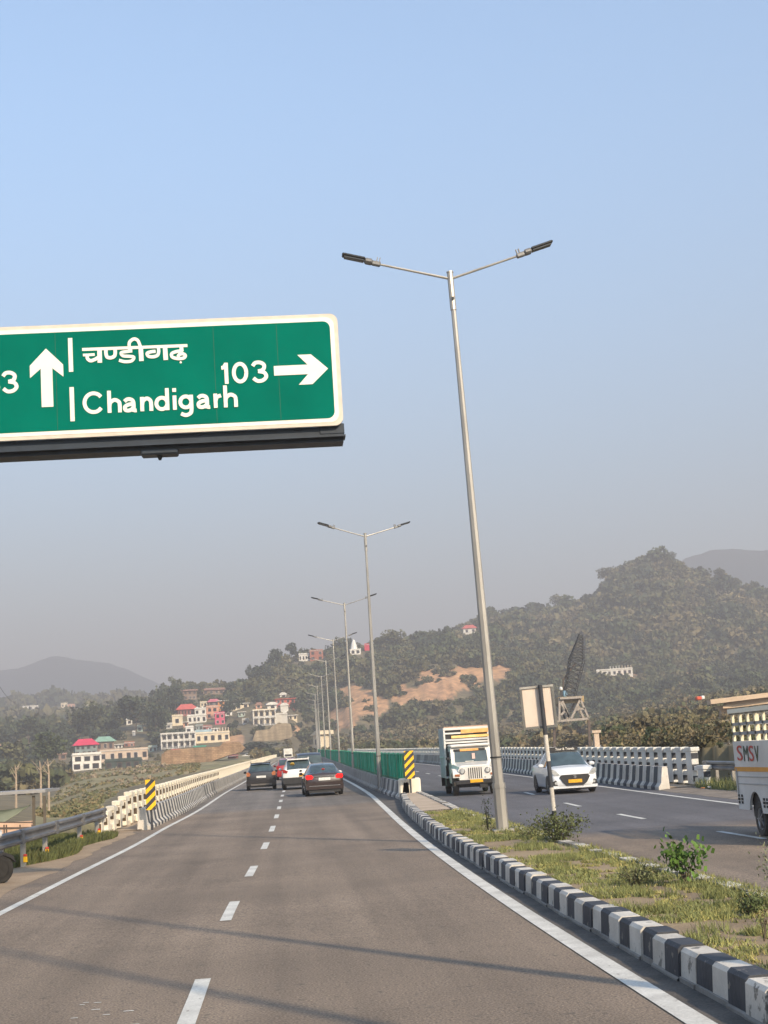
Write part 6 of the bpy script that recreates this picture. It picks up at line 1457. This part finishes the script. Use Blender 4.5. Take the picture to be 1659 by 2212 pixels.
# taller tufts and weeds
cx_, cy_, cz_ = median_pts(150, 9, 42); k = rng.integers(0, 150, 15000); rad_ = rng.uniform(.05, .22, 150)[k]; a = rng.uniform(0, 6.28, 15000); d = np.sqrt(rng.random(15000))*rad_
x = cx_[k]+np.cos(a)*d; y = cy_[k]+np.sin(a)*d; ok = (x > np.vectorize(ML)(y)+.2) & (x < np.vectorize(MR)(y)-.1); x, y = x[ok], y[ok]; n = len(x)
blades('grass_tufts', x, y, velev(y)+.24, rng.uniform(.03, .12, n), np.full(n, .005), gpal(n, np.full(n, -.1), .25), 'greener grass tufts on the median', .8)
# verge grass under the left guardrail, weeds by the right one
n = 60000; y = rng.uniform(30, 46.4, n); x = rng.uniform(-7.6, -4.9, n); e_ = -5.25+.28*np.sin(y*.7)+.25*fbm(y*.5, y*.1, 9); ok = (x < e_+.55*np.clip((40-y)/-6, -1, .6)) ; x, y = x[ok], y[ok]; n = len(x); nz = fbm(x*1.3, y, 70)
blades('grass', x, y, velev(y)+.0, rng.uniform(.05, .26, n)*(1+1.5*nz), np.full(n, .014), gpal(n, nz*.3, .02)*np.array([.45, .48, .42]), 'green weeds under the left guardrail', .7)
n = 9000; y = rng.uniform(44, 53.5, n); x = rng.uniform(14.2, 17, n)+.0; ok = fbm(x, y*.6, 71) > -.02; x, y = x[ok], y[ok]; n = len(x)
blades('grass', x, y, velev(y)+.04, rng.uniform(.08, .4, n), np.full(n, .012), gpal(n, np.zeros(n), .08), 'weeds at the foot of the right guardrail', .7)
def leafy(name, loc, label, hgt, spread, nstem, nleaf, lsz, col, cat='plant', droop=.2, seed=1, stemc=BARK, top=.35, jit=.12, scr=.008):
    r = np.random.default_rng(seed); t = thing(name, loc, label, cat); b = MB(); P = []
    for i in range(nstem):
        a = r.uniform(0, 6.28); e = Vector((math.cos(a)*spread*r.uniform(.3, 1), math.sin(a)*spread*r.uniform(.3, 1), hgt*r.uniform(.6, 1))); m_ = e*.5+Vector((0, 0, hgt*.12))
        b.tube((0, 0, -.03), m_, scr, scr*.7, stemc, 5, cap=False); b.tube(m_, e, scr*.7, scr*.35, stemc, 5, cap=False)
        for k_ in range(nleaf):
            f = r.uniform(top, 1.05); p = (m_*(f*2) if f < .5 else m_+(e-m_)*(f*2-1)); P.append([p.x+r.normal()*jit*spread, p.y+r.normal()*jit*spread, p.z+r.normal()*jit*hgt*.6])
    b.build('stem', t); P = np.array(P); P[:, 2] = np.maximum(P[:, 2], .02); n = len(P)
    V = quads(P, r.uniform(.6, 1.3, n)*lsz, r, asp=.6, upbias=.9); C = np.array(col)[None]*r.uniform(.6, 1.35, (n, 1))
    o = bpy.data.objects.new('leaves', fast_mesh('leaves', V, n, GRASSM, C)); S.collection.objects.link(o); o.parent = t; return t
leafy('bush', (4.9, 28.1, .24), 'dark green feathery bush around the foot of the blank sign post', .55, .52, 16, 110, .018, (.10,.12,.04), 'bush', seed=3, top=.15, jit=.22)
leafy('bush', (4.55, 29.6, .24), 'sparse low shrub between the lamp pole and the blank sign post', .3, .35, 7, 40, .016, (.12,.14,.05), 'bush', seed=4, top=.2, jit=.25)
leafy('weed_stalk', (4.25, 32.9, .24), 'tall thin weed standing left of the nearest lamp pole', .75, .12, 4, 45, .016, (.11,.13,.06), seed=5, top=.2, jit=.5)
leafy('sapling', (4.75, 18.6, .24), 'bright green broad-leaved sapling in the middle of the median', .50, .24, 9, 40, .028, (.10,.19,.03), 'sapling', seed=6, top=.6, jit=.3, scr=.009)
leafy('weed_stalk', (4.95, 15.6, .24), 'grey-green thin-leaved shrub at the right edge of the median', .62, .24, 9, 60, .013, (.27,.28,.17), seed=7, top=.45, jit=.3, scr=.006)
leafy('bush', (4.5, 15.2, .24), 'small dark bush in the grass below the grey-green shrub', .2, .16, 9, 50, .013, (.09,.12,.04), 'bush', seed=8, top=.2, jit=.3)
leafy('weed_stalk', (4.02, 13.3, .24), 'dry twiggy stalk in the grass near the kerb', .3, .06, 4, 10, .01, (.2,.16,.08), seed=9, top=.3, jit=.3, scr=.005)
leafy('bush', (4.2, 19.0, .24), 'low grey-green weed clump left of the bright sapling', .25, .3, 12, 45, .014, (.15,.16,.07), 'bush', seed=10, top=.2, jit=.3)
leafy('bush', (4.75, 13.9, .24), 'ragged weed clump at the right edge of the picture', .3, .3, 12, 50, .013, (.14,.17,.06), 'bush', seed=12, top=.2, jit=.3)
# litter on the right shoulder, bits on the gutter
LIT = M('litter_white', (.7,.68,.64), .7, var=.1); LITR = M('litter_rust', (.45,.2,.08), .8)
r_ = random.Random(2); lits = []
for i in range(12):
    x = r_.uniform(13.6, 15.2); y = r_.uniform(43, 52.5); s = r_.uniform(.05, .13); b = MB()
    vs = [(r_.uniform(-1, 1)*s, r_.uniform(-1, 1)*s, r_.uniform(0, .9)*s) for _ in range(7)]
    b.mesh(vs, [(0,1,2),(2,3,4),(4,5,6),(0,3,5),(1,4,6),(2,5,0)], LIT if i % 4 else LITR); o = b.build('litter', fix=False, loc=(x, y, elev(y)+.05))
    tag(o, 'one of the scraps of pale litter on the gravel before the right guardrail', 'litter', 'litter on the right shoulder')
# broken stones on the slope
r_ = random.Random(5)
# ------------------------------------------------------------------ haze
hm = bpy.data.materials.new('haze'); hm.use_nodes = True; t_ = hm.node_tree
t_.nodes.remove(t_.nodes['Principled BSDF']); pv = t_.nodes.new('ShaderNodeVolumePrincipled')
pv.inputs['Color'].default_value = (.70, .69, .725, 1); pv.inputs['Density'].default_value = .00062; pv.inputs['Anisotropy'].default_value = .0
t_.links.new(pv.outputs[0], t_.nodes['Material Output'].inputs['Volume'])
b = MB(); b.box((0, 0, 110), (15000, 15000, 640), hm); hz = b.build('haze'); hz['kind'] = 'stuff'
